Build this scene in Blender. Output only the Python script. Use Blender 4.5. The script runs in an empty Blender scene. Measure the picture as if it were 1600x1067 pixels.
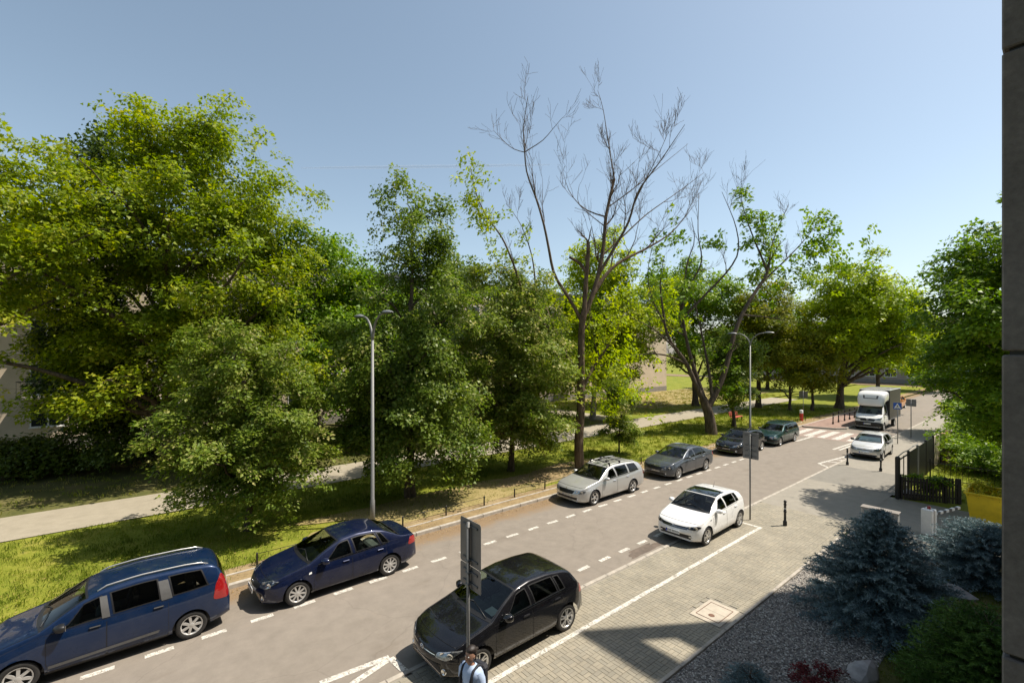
import bpy, bmesh, math, random
import numpy as np
from mathutils import Vector, Matrix
from mathutils.bvhtree import BVHTree
from mathutils.geometry import delaunay_2d_cdt
random.seed(7)
RNG = np.random.default_rng(11)
scene = bpy.context.scene
# ---------------------------------------------------------------- camera
# world axes: +x runs along the street away from the viewer, +y across it to the park side
CAM_H = 6.75
FPX = 720.0
cam_d = bpy.data.cameras.new('camera')
cam = bpy.data.objects.new('camera', cam_d)
scene.collection.objects.link(cam)
cam.location = (0, 0, CAM_H)
YAW = math.atan2(720.0, 872.0)
cam.rotation_euler = (math.radians(90), 0, -YAW)
cam_d.sensor_width = 36.0
cam_d.lens = FPX / 1600 * 36
cam_d.shift_y = 14.5 / 1600
cam_d.clip_start = 0.05
cam_d.clip_end = 6000
scene.camera = cam
# ---------------------------------------------------------------- sky and sun
SUN_EL = math.radians(60)
sun_h = Vector((0.834, -0.552, 0)).normalized()
SUN = Vector((sun_h.x*math.cos(SUN_EL), sun_h.y*math.cos(SUN_EL), math.sin(SUN_EL)))
world = bpy.data.worlds.new('World'); scene.world = world
world.use_nodes = True
wn = world.node_tree; wn.nodes.clear()
wo = wn.nodes.new('ShaderNodeOutputWorld'); wb = wn.nodes.new('ShaderNodeBackground')
sky = wn.nodes.new('ShaderNodeTexSky'); sky.sky_type = 'NISHITA'; sky.sun_disc = False
sky.sun_elevation = SUN_EL; sky.sun_rotation = math.atan2(sun_h.x, sun_h.y)
sky.air_density = 1.0; sky.dust_density = 1.3; sky.ozone_density = 0.7; sky.altitude = 100
wb.inputs['Strength'].default_value = 0.112
hs_ = wn.nodes.new('ShaderNodeHueSaturation'); hs_.inputs['Saturation'].default_value = 0.80; hs_.inputs['Hue'].default_value = 0.486; wn.links.new(sky.outputs[0], hs_.inputs['Color'])
wn.links.new(hs_.outputs[0], wb.inputs['Color']); wn.links.new(wb.outputs[0], wo.inputs[0])
sl = bpy.data.lights.new('sun', 'SUN'); sl.energy = 4.9; sl.angle = math.radians(0.55); sl.color = (1.0, 0.92, 0.80)
sun = bpy.data.objects.new('sun', sl); scene.collection.objects.link(sun)
sun.location = (30, -20, 60); sun.rotation_euler = SUN.to_track_quat('Z', 'Y').to_euler()
vs = scene.view_settings
vs.view_transform = 'Standard'; vs.look = 'None'; vs.exposure = 0.56; vs.gamma = 1.0; vs.use_curve_mapping = False
scene.render.engine = 'CYCLES'
cy = scene.cycles
cy.use_denoising = True
cy.max_bounces = 6; cy.diffuse_bounces = 3; cy.glossy_bounces = 3; cy.transmission_bounces = 4; cy.transparent_max_bounces = 8
cy.sample_clamp_indirect = 4.0
# ---------------------------------------------------------------- helpers
COL = scene.collection
def tag(o, label=None, cat=None, group=None, kind=None):
    if label: o['label'] = label
    if cat: o['category'] = cat
    if group: o['group'] = group
    if kind: o['kind'] = kind
    return o
def empty(name, loc, rz=0.0):
    o = bpy.data.objects.new(name, None); COL.objects.link(o)
    o.location = loc; o.rotation_euler = (0, 0, rz); o.empty_display_size = 0.2
    return o
def link(name, me, parent=None, loc=None, rot=None):
    o = bpy.data.objects.new(name, me); COL.objects.link(o)
    if parent is not None: o.parent = parent
    if loc is not None: o.location = loc
    if rot is not None: o.rotation_euler = rot
    return o
def copy_tree(o, parent=None):
    c = o.copy(); COL.objects.link(c); c.parent = parent
    for ch in o.children: copy_tree(ch, c)
    return c
def np_mesh(name, V, faces, mats, midx=None, smooth=False, attr=None):
    """faces: list of int arrays (n,3) / (n,4)"""
    me = bpy.data.meshes.new(name)
    V = np.asarray(V, dtype=np.float32).reshape(-1, 3)
    fs = [np.asarray(f, dtype=np.int32) for f in faces if len(f)]
    loops = np.concatenate([f.ravel() for f in fs])
    tot = np.concatenate([np.full(len(f), f.shape[1], dtype=np.int32) for f in fs])
    start = np.concatenate([[0], np.cumsum(tot)[:-1]]).astype(np.int32)
    me.vertices.add(len(V)); me.vertices.foreach_set('co', V.ravel())
    me.loops.add(len(loops)); me.loops.foreach_set('vertex_index', loops)
    me.polygons.add(len(tot)); me.polygons.foreach_set('loop_start', start)
    try: me.polygons.foreach_set('loop_total', tot)
    except Exception: pass
    for m in (mats if isinstance(mats, (list, tuple)) else [mats]): me.materials.append(m)
    if midx is not None: me.polygons.foreach_set('material_index', np.asarray(midx, dtype=np.int32))
    me.polygons.foreach_set('use_smooth', np.full(len(tot), bool(smooth)))
    if attr is not None:
        a = me.attributes.new('tint', 'FLOAT', 'POINT'); a.data.foreach_set('value', np.asarray(attr, dtype=np.float32))
    me.update(calc_edges=True); me.validate(clean_customdata=False)
    return me
class MB:
    """collects simple shapes into one mesh"""
    def __init__(s): s.v = []; s.f = []; s.m = []; s.n = 0; s.sm = []
    def add(s, V, F, m=0, smooth=False):
        V = [tuple(p) for p in V]
        s.v += V; s.f += [tuple(i + s.n for i in f) for f in F]; s.m += [m]*len(F); s.sm += [smooth]*len(F); s.n += len(V)
        return s
    def box(s, x0, x1, y0, y1, z0, z1, m=0):
        V = [(x, y, z) for z in (z0, z1) for y in (y0, y1) for x in (x0, x1)]
        return s.add(V, [(0,2,3,1),(4,5,7,6),(0,1,5,4),(2,6,7,3),(0,4,6,2),(1,3,7,5)], m)
    def bbox(s, x0, x1, y0, y1, z0, z1, b=0.01, m=0):
        """box with chamfered edges"""
        b = min(b, (x1-x0)*.49, (y1-y0)*.49, (z1-z0)*.49)
        X = (x0, x1); Y = (y0, y1); Z = (z0, z1); V = []; ix = {}
        for i in (0, 1):
            for j in (0, 1):
                for k in (0, 1):
                    sx = b if i == 0 else -b; sy = b if j == 0 else -b; sz = b if k == 0 else -b
                    for a, p in enumerate(((X[i], Y[j]+sy, Z[k]+sz), (X[i]+sx, Y[j], Z[k]+sz), (X[i]+sx, Y[j]+sy, Z[k]))):
                        ix[i, j, k, a] = len(V); V.append(p)
        F = []
        for i in (0, 1): F.append(tuple(ix[i, j, k, 0] for j, k in ((0,0),(1,0),(1,1),(0,1))))
        for j in (0, 1): F.append(tuple(ix[i, j, k, 1] for i, k in ((0,0),(1,0),(1,1),(0,1))))
        for k in (0, 1): F.append(tuple(ix[i, j, k, 2] for i, j in ((0,0),(1,0),(1,1),(0,1))))
        for i in (0, 1):
            for j in (0, 1):
                F.append((ix[i,j,0,0], ix[i,j,1,0], ix[i,j,1,1], ix[i,j,0,1]))
                F.append((ix[i,0,j,0], ix[i,1,j,0], ix[i,1,j,2], ix[i,0,j,2]))
                F.append((ix[0,i,j,1], ix[1,i,j,1], ix[1,i,j,2], ix[0,i,j,2]))
                for k in (0, 1): F.append((ix[i,j,k,0], ix[i,j,k,1], ix[i,j,k,2]))
        c = Vector(((x0+x1)/2, (y0+y1)/2, (z0+z1)/2)); G = []
        for f in F:
            p = [Vector(V[q]) for q in f]; nn = (p[1]-p[0]).cross(p[2]-p[0])
            G.append(f if nn.dot(sum(p, Vector())/len(p)-c) > 0 else f[::-1])
        return s.add(V, G, m)
    def tube(s, pts, r, n=8, m=0, cap=True, smooth=True):
        V, F = tube_geo(np.array(pts, float), np.broadcast_to(np.asarray(r, float), (len(pts),)), n)
        F = [tuple(q) for q in F]
        if cap: F += [tuple(range(n))[::-1], tuple(range(len(V)-n, len(V)))]
        return s.add(V, F, m, smooth)
    def lathe(s, prof, n=24, m=0, axis='z', c=(0, 0, 0), smooth=True, ang0=0, ang1=2*math.pi):
        V = []; F = []; full = abs(ang1-ang0-2*math.pi) < 1e-6; nn = n if full else n+1
        for (r, h) in prof:
            for k in range(nn):
                a = ang0+(ang1-ang0)*k/n; u = r*math.cos(a); w = r*math.sin(a)
                p = (u, w, h) if axis == 'z' else ((u, h, w) if axis == 'y' else (h, u, w))
                V.append((p[0]+c[0], p[1]+c[1], p[2]+c[2]))
        for i in range(len(prof)-1):
            for k in range(n):
                a = i*nn+k; b = i*nn+(k+1) % nn
                F.append((a, b, b+nn, a+nn))
        return s.add(V, F, m, smooth)
    def prism(s, poly, z0, z1, m=0, axis='z'):
        n = len(poly); V = []
        for z in (z0, z1):
            for (a, b) in poly: V.append((a, b, z) if axis == 'z' else ((a, z, b) if axis == 'y' else (z, a, b)))
        return s.add(V, [tuple(range(n))[::-1], tuple(range(n, 2*n))]+[(k, (k+1) % n, n+(k+1) % n, n+k) for k in range(n)], m)
    def mesh(s, name, mats):
        me = bpy.data.meshes.new(name); me.from_pydata(s.v, [], s.f)
        for q in (mats if isinstance(mats, (list, tuple)) else [mats]): me.materials.append(q)
        me.polygons.foreach_set('material_index', s.m); me.polygons.foreach_set('use_smooth', s.sm)
        me.update(); return me
    def build(s, name, mats, parent=None, loc=None, rot=None):
        return link(name, s.mesh(name, mats), parent, loc, rot)
def tube_geo(P, R, n=6):
    P = np.asarray(P, float); R = np.asarray(R, float); k = len(P)
    T = np.gradient(P, axis=0); T /= np.linalg.norm(T, axis=1)[:, None]+1e-9
    ref = np.array([0, 0, 1.0]) if abs(T[0][2]) < 0.9 else np.array([1.0, 0, 0])
    V = np.zeros((k, n, 3)); u = np.cross(T[0], ref); u /= np.linalg.norm(u)
    a = np.arange(n)*2*np.pi/n
    for i in range(k):
        u = u-T[i]*np.dot(u, T[i]); u /= np.linalg.norm(u)+1e-9; w = np.cross(T[i], u)
        V[i] = P[i]+R[i]*(np.cos(a)[:, None]*u+np.sin(a)[:, None]*w)
    i = np.arange(k-1)[:, None]; j = np.arange(n)[None, :]
    A = i*n+j; B = i*n+(j+1) % n
    return V.reshape(-1, 3), np.stack([A, B, B+n, A+n], -1).reshape(-1, 4)
def text_mesh(txt, size, mat, extrude=0.001):
    cu = bpy.data.curves.new('txt', 'FONT'); cu.body = txt; cu.size = size; cu.extrude = extrude
    cu.align_x = 'CENTER'; cu.align_y = 'CENTER'
    o = bpy.data.objects.new('txt', cu); COL.objects.link(o)
    bpy.context.view_layer.update()
    me = bpy.data.meshes.new_from_object(o.evaluated_get(bpy.context.evaluated_depsgraph_get()))
    bpy.data.objects.remove(o); bpy.data.curves.remove(cu)
    me.materials.clear(); me.materials.append(mat)
    return me
# ---------------------------------------------------------------- materials
class NT:
    def __init__(s, name):
        s.m = bpy.data.materials.new(name); s.m.use_nodes = True
        s.t = s.m.node_tree; s.b = s.t.nodes['Principled BSDF']; s.out = s.t.nodes['Material Output']
    def n(s, typ, **kw):
        nd = s.t.nodes.new(typ)
        for k, v in kw.items():
            if k in nd.inputs: nd.inputs[k].default_value = v
            else: setattr(nd, k, v)
        return nd
    def l(s, a, b): s.t.links.new(a, b)
    def coord(s, which='Object'): return s.n('ShaderNodeTexCoord').outputs[which]
    def noise(s, scale, detail=6, rough=0.6, vec=None, stretch=None):
        nd = s.n('ShaderNodeTexNoise'); nd.inputs['Scale'].default_value = scale
        nd.inputs['Detail'].default_value = detail; nd.inputs['Roughness'].default_value = rough
        v = vec if vec is not None else s.coord()
        if stretch:
            mp = s.n('ShaderNodeMapping'); mp.inputs['Scale'].default_value = stretch; s.l(v, mp.inputs[0]); v = mp.outputs[0]
        s.l(v, nd.inputs['Vector']); return nd.outputs['Fac']
    def ramp(s, fac, stops):
        r = s.n('ShaderNodeValToRGB'); e = r.color_ramp.elements
        while len(e) < len(stops): e.new(0.5)
        for i, (p, c) in enumerate(stops):
            e[i].position = p; e[i].color = (*c, 1) if len(c) == 3 else c
        s.l(fac, r.inputs[0]); return r.outputs[0]
    def mix(s, fac, a, b, mode='MIX'):
        x = s.n('ShaderNodeMix'); x.data_type = 'RGBA'; x.blend_type = mode
        for v, k in ((fac, 0), (a, 6), (b, 7)):
            if isinstance(v, (int, float)): x.inputs[k].default_value = v
            elif isinstance(v, tuple): x.inputs[k].default_value = (*v, 1)
            else: s.l(v, x.inputs[k])
        return x.outputs[2]
    def bump(s, h, strength=0.3, dist=0.01):
        b = s.n('ShaderNodeBump'); b.inputs['Strength'].default_value = strength; b.inputs['Distance'].default_value = dist
        s.l(h, b.inputs['Height']); s.l(b.outputs[0], s.b.inputs['Normal']); return s
    def col(s, c):
        if isinstance(c, tuple): s.b.inputs['Base Color'].default_value = (*c, 1)
        else: s.l(c, s.b.inputs['Base Color'])
        return s
    def set(s, **kw):
        for k, v in kw.items(): s.b.inputs[k.replace('_', ' ')].default_value = v
        return s
def mat_plain(name, c, rough=0.5, metal=0.0, var=0.12, scale=8.0, bump=0.0, bscale=60.0, coat=0.0):
    t = NT(name)
    f = t.noise(scale)
    t.col(t.ramp(f, [(0.3, tuple(x*(1-var) for x in c)), (0.7, tuple(min(1, x*(1+var)) for x in c))]))
    t.set(Roughness=rough, Metallic=metal)
    if coat: t.set(Coat_Weight=coat, Coat_Roughness=0.04)
    if bump: t.bump(t.noise(bscale), bump, 0.01)
    return t.m
def mat_paint(name, c, metal=0.3, rough=0.32, dust=0.10):
    t = NT(name)
    f = t.noise(3.0, 8, 0.65); f2 = t.noise(90.0, 2, 0.5)
    d = t.ramp(f, [(0.42, (0, 0, 0)), (0.75, (dust, dust, dust))])
    base = t.mix(d, c, (0.42, 0.39, 0.33))
    t.col(base)
    t.l(t.ramp(t.noise(5.0, 5), [(0.3, (rough*0.8,)*3), (0.8, (rough*1.35,)*3)]), t.b.inputs['Roughness'])
    t.set(Metallic=metal, Coat_Weight=1.0, Coat_Roughness=0.03)
    if max(c) < 0.15: t.b.inputs['Specular IOR Level'].default_value = 0.15
    return t.m
def mat_glass(name, tint=(0.42, 0.47, 0.44)):
    m = bpy.data.materials.new(name); m.use_nodes = True; t = m.node_tree; t.nodes.clear()
    o = t.nodes.new('ShaderNodeOutputMaterial'); mx = t.nodes.new('ShaderNodeMixShader')
    fr = t.nodes.new('ShaderNodeFresnel'); fr.inputs[0].default_value = 1.55
    tr = t.nodes.new('ShaderNodeBsdfTransparent'); tr.inputs[0].default_value = (*tint, 1)
    gl = t.nodes.new('ShaderNodeBsdfGlossy'); gl.inputs['Roughness'].default_value = 0.015
    t.links.new(fr.outputs[0], mx.inputs[0]); t.links.new(tr.outputs[0], mx.inputs[1]); t.links.new(gl.outputs[0], mx.inputs[2])
    t.links.new(mx.outputs[0], o.inputs[0]); return m
def mat_leaf(name, stops, trans=0.35, rough=0.45, tr_gain=1.5):
    t = NT(name)
    a = t.n('ShaderNodeAttribute'); a.attribute_name = 'tint'
    c = t.ramp(a.outputs['Fac'], stops)
    t.col(c); t.set(Roughness=rough); t.b.inputs['Specular IOR Level'].default_value = 0.22
    tl = t.n('ShaderNodeBsdfTranslucent')
    hs = t.n('ShaderNodeHueSaturation'); hs.inputs['Value'].default_value = tr_gain; hs.inputs['Saturation'].default_value = 1.1
    t.l(c, hs.inputs['Color']); t.l(hs.outputs[0], tl.inputs['Color'])
    mx = t.n('ShaderNodeMixShader'); mx.inputs[0].default_value = trans
    t.l(t.b.outputs[0], mx.inputs[1]); t.l(tl.outputs[0], mx.inputs[2]); t.l(mx.outputs[0], t.out.inputs[0])
    return t.m
M = {}
M['black'] = mat_plain('black_plastic', (0.012, 0.012, 0.013), 0.45)
M['rubber'] = mat_plain('rubber', (0.022, 0.021, 0.020), 0.75, var=0.3, bump=0.15)
M['interior'] = mat_plain('car_interior', (0.07, 0.07, 0.07), 0.8, var=0.3)
M['seatcloth'] = mat_plain('seat_cloth', (0.12, 0.12, 0.118), 0.9, var=0.3)
M['alloy'] = mat_plain('alloy', (0.62, 0.61, 0.59), 0.32, 0.75, var=0.1)
M['hubcap'] = mat_plain('hubcap', (0.55, 0.54, 0.52), 0.38, 0.45, var=0.1)
M['chrome'] = mat_plain('chrome', (0.75, 0.75, 0.75), 0.15, 1.0, var=0.03)
M['greytrim'] = mat_plain('grey_trim', (0.10, 0.10, 0.10), 0.5)
M['glass'] = mat_glass('car_glass', (0.60, 0.68, 0.62))
M['darkglass'] = mat_glass('privacy_glass', (0.22, 0.235, 0.225))
M['lens'] = mat_glass('headlamp_lens', (0.85, 0.87, 0.88))
M['lamp_inner'] = mat_plain('headlamp_reflector', (0.55, 0.56, 0.57), 0.25, 0.6, var=0.5, scale=25)
M['redlens'] = mat_plain('tail_lamp', (0.26, 0.008, 0.009), 0.15, coat=1.0)
M['amber'] = mat_plain('indicator', (0.6, 0.2, 0.02), 0.2, coat=1.0)
M['plate'] = mat_plain('number_plate', (0.75, 0.75, 0.73), 0.4, var=0.04)
M['plateblue'] = mat_plain('plate_band', (0.02, 0.05, 0.35), 0.4)
M['ink'] = mat_plain('plate_ink', (0.015, 0.015, 0.015), 0.5)
M['paper'] = mat_plain('paper', (0.82, 0.82, 0.80), 0.7, var=0.03)
M['galv'] = mat_plain('galvanised', (0.19, 0.19, 0.185), 0.55, 0.3, var=0.15, scale=20)
M['signback'] = mat_plain('sign_back', (0.17, 0.17, 0.175), 0.45, 0.5, var=0.12, scale=6)
M['blackmetal'] = mat_plain('black_metal', (0.018, 0.017, 0.016), 0.42, 0.2, var=0.3)
M['whitepaint'] = mat_plain('white_paint', (0.78, 0.77, 0.74), 0.45, var=0.05)
# ================================================================ the setting
CU, SU = 872.0/math.hypot(872, 720), 720.0/math.hypot(872, 720)
def to_px(s, t, z=0.0):
    X = s*CU-t*SU; Y = s*SU+t*CU
    return 800+FPX*X/Y, 548+(CAM_H-z)*FPX/Y
def at(px, py, z=0.0):
    Y = (CAM_H-z)*FPX/(py-548.0); X = (px-800)*Y/FPX
    return X*CU+Y*SU, -X*SU+Y*CU
def at_depth(px, py, Y):
    X = (px-800)*Y/FPX
    return np.array([X*CU+Y*SU, -X*SU+Y*CU, CAM_H-(py-548.0)*Y/FPX])
def mat_ground(name, stops, scale=0.6, fine=9.0, rough=0.95, bump=0.5):
    t = NT(name)
    a = t.noise(scale, 5, 0.62); b = t.noise(fine, 6, 0.7)
    c = t.mix(0.45, a, b)
    t.col(t.ramp(c, stops)); t.set(Roughness=rough); t.bump(t.noise(fine*3, 4), bump, 0.03)
    t.b.inputs['Specular IOR Level'].default_value = 0.15
    return t.m
M['lawn'] = mat_ground('lawn', [(0.30, (0.09, 0.115, 0.012)), (0.45, (0.145, 0.172, 0.018)), (0.56, (0.205, 0.212, 0.028)), (0.70, (0.31, 0.255, 0.08))])
M['drylawn'] = mat_ground('dry_lawn', [(0.30, (0.12, 0.11, 0.04)), (0.46, (0.23, 0.19, 0.075)), (0.58, (0.33, 0.26, 0.12)), (0.72, (0.30, 0.22, 0.13))])
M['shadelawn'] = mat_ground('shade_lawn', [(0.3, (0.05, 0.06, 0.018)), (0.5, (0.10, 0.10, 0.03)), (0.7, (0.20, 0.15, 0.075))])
M['earth'] = mat_ground('bare_earth', [(0.3, (0.14, 0.10, 0.055)), (0.5, (0.26, 0.19, 0.10)), (0.7, (0.36, 0.28, 0.16))], scale=1.2)
def m_asphalt(name, lo, hi, dirt=None):
    t = NT(name)
    big = t.noise(0.22, 4, 0.6, stretch=(0.35, 1.0, 1.0)); mid = t.noise(2.2, 6, 0.7); fine = t.noise(75, 3, 0.8)
    c = t.ramp(big, [(0.3, lo), (0.7, hi)])
    c = t.mix(0.55, c, t.ramp(mid, [(0.25, tuple(x*0.80 for x in lo)), (0.75, tuple(x*1.10 for x in hi))]))
    g = t.ramp(fine, [(0.30, (0.55,)*3), (0.48, (1, 1, 1)), (0.64, (1.0,)*3), (0.8, (1.5,)*3)])
    c = t.mix(0.55, c, g, 'MULTIPLY')
    # cracks
    vo = t.n('ShaderNodeTexVoronoi'); vo.feature = 'DISTANCE_TO_EDGE'; vo.inputs['Scale'].default_value = 0.33
    nz = t.n('ShaderNodeTexNoise'); nz.inputs['Scale'].default_value = 1.8; nz.inputs['Detail'].default_value = 6
    co = t.coord(); t.l(co, nz.inputs['Vector'])
    vm = t.n('ShaderNodeMixRGB'); vm.inputs[0].default_value = 0.22; t.l(co, vm.inputs[1]); t.l(nz.outputs['Color'], vm.inputs[2])
    t.l(vm.outputs[0], vo.inputs['Vector'])
    cr = t.ramp(vo.outputs['Distance'], [(0.0, (0.74,)*3), (0.004, (1, 1, 1))])
    c = t.mix(0.5, c, cr, 'MULTIPLY')
    # oil drips and stains
    st = t.ramp(t.noise(0.9, 3, 0.5, stretch=(0.6, 1.6, 1)), [(0.60, (1, 1, 1)), (0.72, (0.70, 0.66, 0.62))])
    c = t.mix(0.35, c, st, 'MULTIPLY')
    if dirt:      # grit and leaf dust gathered along the kerb
        sx = t.n('ShaderNodeSeparateXYZ'); t.l(t.coord(), sx.inputs[0])
        mr = t.n('ShaderNodeMapRange'); mr.inputs[1].default_value = dirt[0]; mr.inputs[2].default_value = dirt[1]; t.l(sx.outputs[1], mr.inputs[0])
        ad = t.n('ShaderNodeMath'); ad.operation = 'ADD'; t.l(mr.outputs[0], ad.inputs[0]); t.l(t.noise(1.1, 7, 0.75), ad.inputs[1])
        df = t.ramp(ad.outputs[0], [(0.62, (0, 0, 0)), (1.0, (0.8, 0.8, 0.8))])
        c = t.mix(df, c, t.ramp(t.noise(30, 4, 0.8), [(0.3, (0.13, 0.085, 0.045)), (0.7, (0.30, 0.20, 0.105))]))
    t.col(c); t.set(Roughness=0.88); t.bump(fine, 0.35, 0.006)
    t.b.inputs['Specular IOR Level'].default_value = 0.25
    return t.m
M['asphalt'] = m_asphalt('asphalt', (0.198, 0.172, 0.143), (0.25, 0.218, 0.182), dirt=(13.9, 15.3))
M['asphalt_path'] = m_asphalt('path_asphalt', (0.29, 0.255, 0.19), (0.345, 0.305, 0.235))
M['concrete_pav'] = m_asphalt('pavement_concrete', (0.25, 0.228, 0.19), (0.295, 0.27, 0.225))
M['asphalt_patch'] = m_asphalt('pavement_patch', (0.19, 0.178, 0.155), (0.225, 0.21, 0.18))
def sheet(name, x0, x1, y0, y1, z, mat, nx=1, ny=1, kind='structure', amp=0.0, thick=0.0):
    xs = np.linspace(x0, x1, nx+1); ys = np.linspace(y0, y1, ny+1)
    X, Y = np.meshgrid(xs, ys, indexing='ij'); Z = np.full_like(X, z)
    if amp: Z = Z+amp*(np.sin(X*0.7)*np.cos(Y*0.9+1)+0.5*np.sin(X*1.9+2)*np.sin(Y*1.3))
    V = np.stack([X, Y, Z], -1).reshape(-1, 3)
    i = np.arange(nx)[:, None]; j = np.arange(ny)[None, :]; a = i*(ny+1)+j
    F = np.stack([a, a+ny+1, a+ny+2, a+1], -1).reshape(-1, 4)
    o = link(name, np_mesh(name, V, [F], mat, smooth=True)); o['kind'] = kind
    return o
sheet('ground', -400, 900, -500, 900, -0.06, M['lawn'])
ROAD_R, ROAD_L = 8.92, 15.15
road = sheet('road', -40, 112, ROAD_R, ROAD_L, 0.0, M['asphalt'])
sheet('cross_street', 112, 121, -80, 110, 0.001, M['asphalt'])
sheet('verge', -40, 112, 15.30, 23.6, 0.09, M['lawn'], 90, 10, amp=0.012)
sheet('verge_edge', -40, 110, 15.28, 16.35, 0.108, M['earth'], 90, 2, amp=0.006)
def ragged_patch(name, x0, x1, yc, half, z, mat, seed):
    """an irregular worn patch of ground"""
    r_ = random.Random(seed); n = 44; V = [((x0+x1)/2, yc, z)]
    for k in range(n):
        a = 2*math.pi*k/n; q = 1+.16*math.sin(3*a+seed)+.10*math.sin(7*a+2*seed)+r_.uniform(-.07, .07)
        V.append(((x0+x1)/2+(x1-x0)/2*q*math.copysign(abs(math.cos(a))**.6, math.cos(a)), yc+half*q*math.copysign(abs(math.sin(a))**.7, math.sin(a)), z))
    o = MB().add(V, [(0, 1+k, 1+(k+1) % n) for k in range(n)]).build(name, mat); o['kind'] = 'structure'; return o
ragged_patch('verge_bare_ground', 4.5, 18.5, 17.6, 1.35, 0.116, M['drylawn'], 2)
ragged_patch('verge_bare_ground', 14.5, 21.5, 17.9, 1.1, 0.120, M['earth'], 5)
path = sheet('path', -40, 70, 23.6, 27.0, 0.125, M['asphalt_path'])
sheet('side_path', 34.6, 37.4, 27.0, 43, 0.121, M['asphalt_path'])
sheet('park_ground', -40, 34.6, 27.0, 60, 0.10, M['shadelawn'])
sheet('park_lawn', 37.4, 112, 27.0, 60, 0.10, M['lawn'])
sheet('dry_park_lawn', 46, 80, 30.5, 43, 0.106, M['drylawn'])
M['stain'] = mat_plain('road_stain', (0.115, 0.088, 0.068), 0.75, var=0.3, scale=4)
ragged_patch('road_stain', 12.6, 14.3, 9.22, .20, 0.0025, M['stain'], 3)
# right-hand side
sheet('driveway_base', 20.9, 27.0, -12, 5.36, 0.012, M['concrete_pav'])
pav = sheet('pavement', -10, 21.6, 5.30, ROAD_R-0.12, 0.012, M['concrete_pav'])
sheet('pavement_slab', 21.6, 27.4, 5.30, ROAD_R-0.12, 0.03, M['concrete_pav'])
sheet('pavement_crossover', 27.4, 32.0, 5.02, ROAD_R-0.12, 0.028, M['asphalt_patch'])
sheet('far_pavement', 32.0, 110, 5.02, ROAD_R-0.12, 0.03, M['concrete_pav'])
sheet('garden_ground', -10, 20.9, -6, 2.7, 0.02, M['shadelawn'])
sheet('right_lawn', 27.0, 112, -60, 5.02, 0.0, M['lawn'])
gravel_base = sheet('gravel_bed', -10, 20.75, 2.6, 5.22, 0.03, mat_ground('gravel_base', [(0.35, (0.10, 0.095, 0.09)), (0.5, (0.24, 0.22, 0.2)), (0.65, (0.4, 0.37, 0.33))], scale=18, fine=70))
# ---- kerbs: separate stones
M['kerb'] = mat_plain('kerb_stone', (0.36, 0.325, 0.275), 0.9, var=0.22, scale=5, bump=0.3)
def row_of(name, piece, x0, x1, step, make, mat, y, z, jitter=0.004):
    holder = empty(name, (x0, y, z)); holder['kind'] = 'structure'
    me = make().mesh(piece, mat); n = int((x1-x0)/step)
    for k in range(n):
        o = link(piece, me, holder); o.location = (k*step, random.uniform(-jitter, jitter), random.uniform(-jitter, jitter))
    return holder
row_of('kerb_park_side', 'kerb_stone', -6, 62, 1.0, lambda: MB().bbox(0.005, 0.993, -0.07, 0.07, -0.12, 0.12, 0.012), M['kerb'], 15.22, 0.0)
row_of('inner_edging', 'edging_stone', -2, 48, 1.0, lambda: MB().bbox(0.005, 0.993, -0.035, 0.035, -0.05, 0.045, 0.008), M['kerb'], 15.86, 0.09)
row_of('kerb_house_side', 'kerb_stone', -4, 62, 1.0, lambda: MB().bbox(0.004, 0.994, -0.06, 0.06, -0.08, 0.035, 0.010), M['kerb'], 8.86, 0.0)
row_of('gravel_edging', 'edging_stone', 3, 20.6, 1.0, lambda: MB().bbox(0.003, 0.996, -0.04, 0.04, -0.05, 0.075, 0.008), M['kerb'], 5.27, 0.0)
# ---- pavers in basket weave, nearest ones as single pieces
M['paver'] = None
t = NT('paver')
inf = t.n('ShaderNodeObjectInfo')
g = t.noise(1.1, 5, 0.6, vec=t.n('ShaderNodeNewGeometry').outputs['Position'])
g2 = t.noise(95, 3, 0.7, vec=t.n('ShaderNodeNewGeometry').outputs['Position'])
c = t.ramp(g, [(0.3, (0.235, 0.212, 0.164)), (0.7, (0.315, 0.285, 0.222))])
c = t.mix(0.35, c, t.ramp(g2, [(0.3, (0.62,)*3), (0.7, (1.15,)*3)]), 'MULTIPLY')
at_ = t.n('ShaderNodeAttribute'); at_.attribute_name = 'tint'
c = t.mix(0.6, c, t.ramp(at_.outputs['Fac'], [(0, (0.86, 0.87, 0.88)), (1, (1.12, 1.09, 1.05))]), 'MULTIPLY')
t.col(c); t.set(Roughness=0.9); t.bump(g2, 0.2, 0.004); M['paver'] = t.m
MH = (11.02, 12.10, 5.42, 6.22)      # manhole frame footprint
bricks = []
y_lo, y_hi = 5.33, ROAD_R-0.14
for i in range(int(17.6/0.2)):
    for j in range(int((y_hi-y_lo)/0.2)+1):
        x = 4.0+i*0.2; y = y_lo+j*0.2
        for k in (0, 1):
            if (i+j) % 2: b = (x, x+0.2, y+0.1*k, y+0.1*k+0.1)
            else: b = (x+0.1*k, x+0.1*k+0.1, y, y+0.2)
            if b[3] > y_hi or (b[1] > MH[0] and b[0] < MH[1] and b[3] > MH[2] and b[2] < MH[3]): continue
            bricks.append(b)
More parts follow.
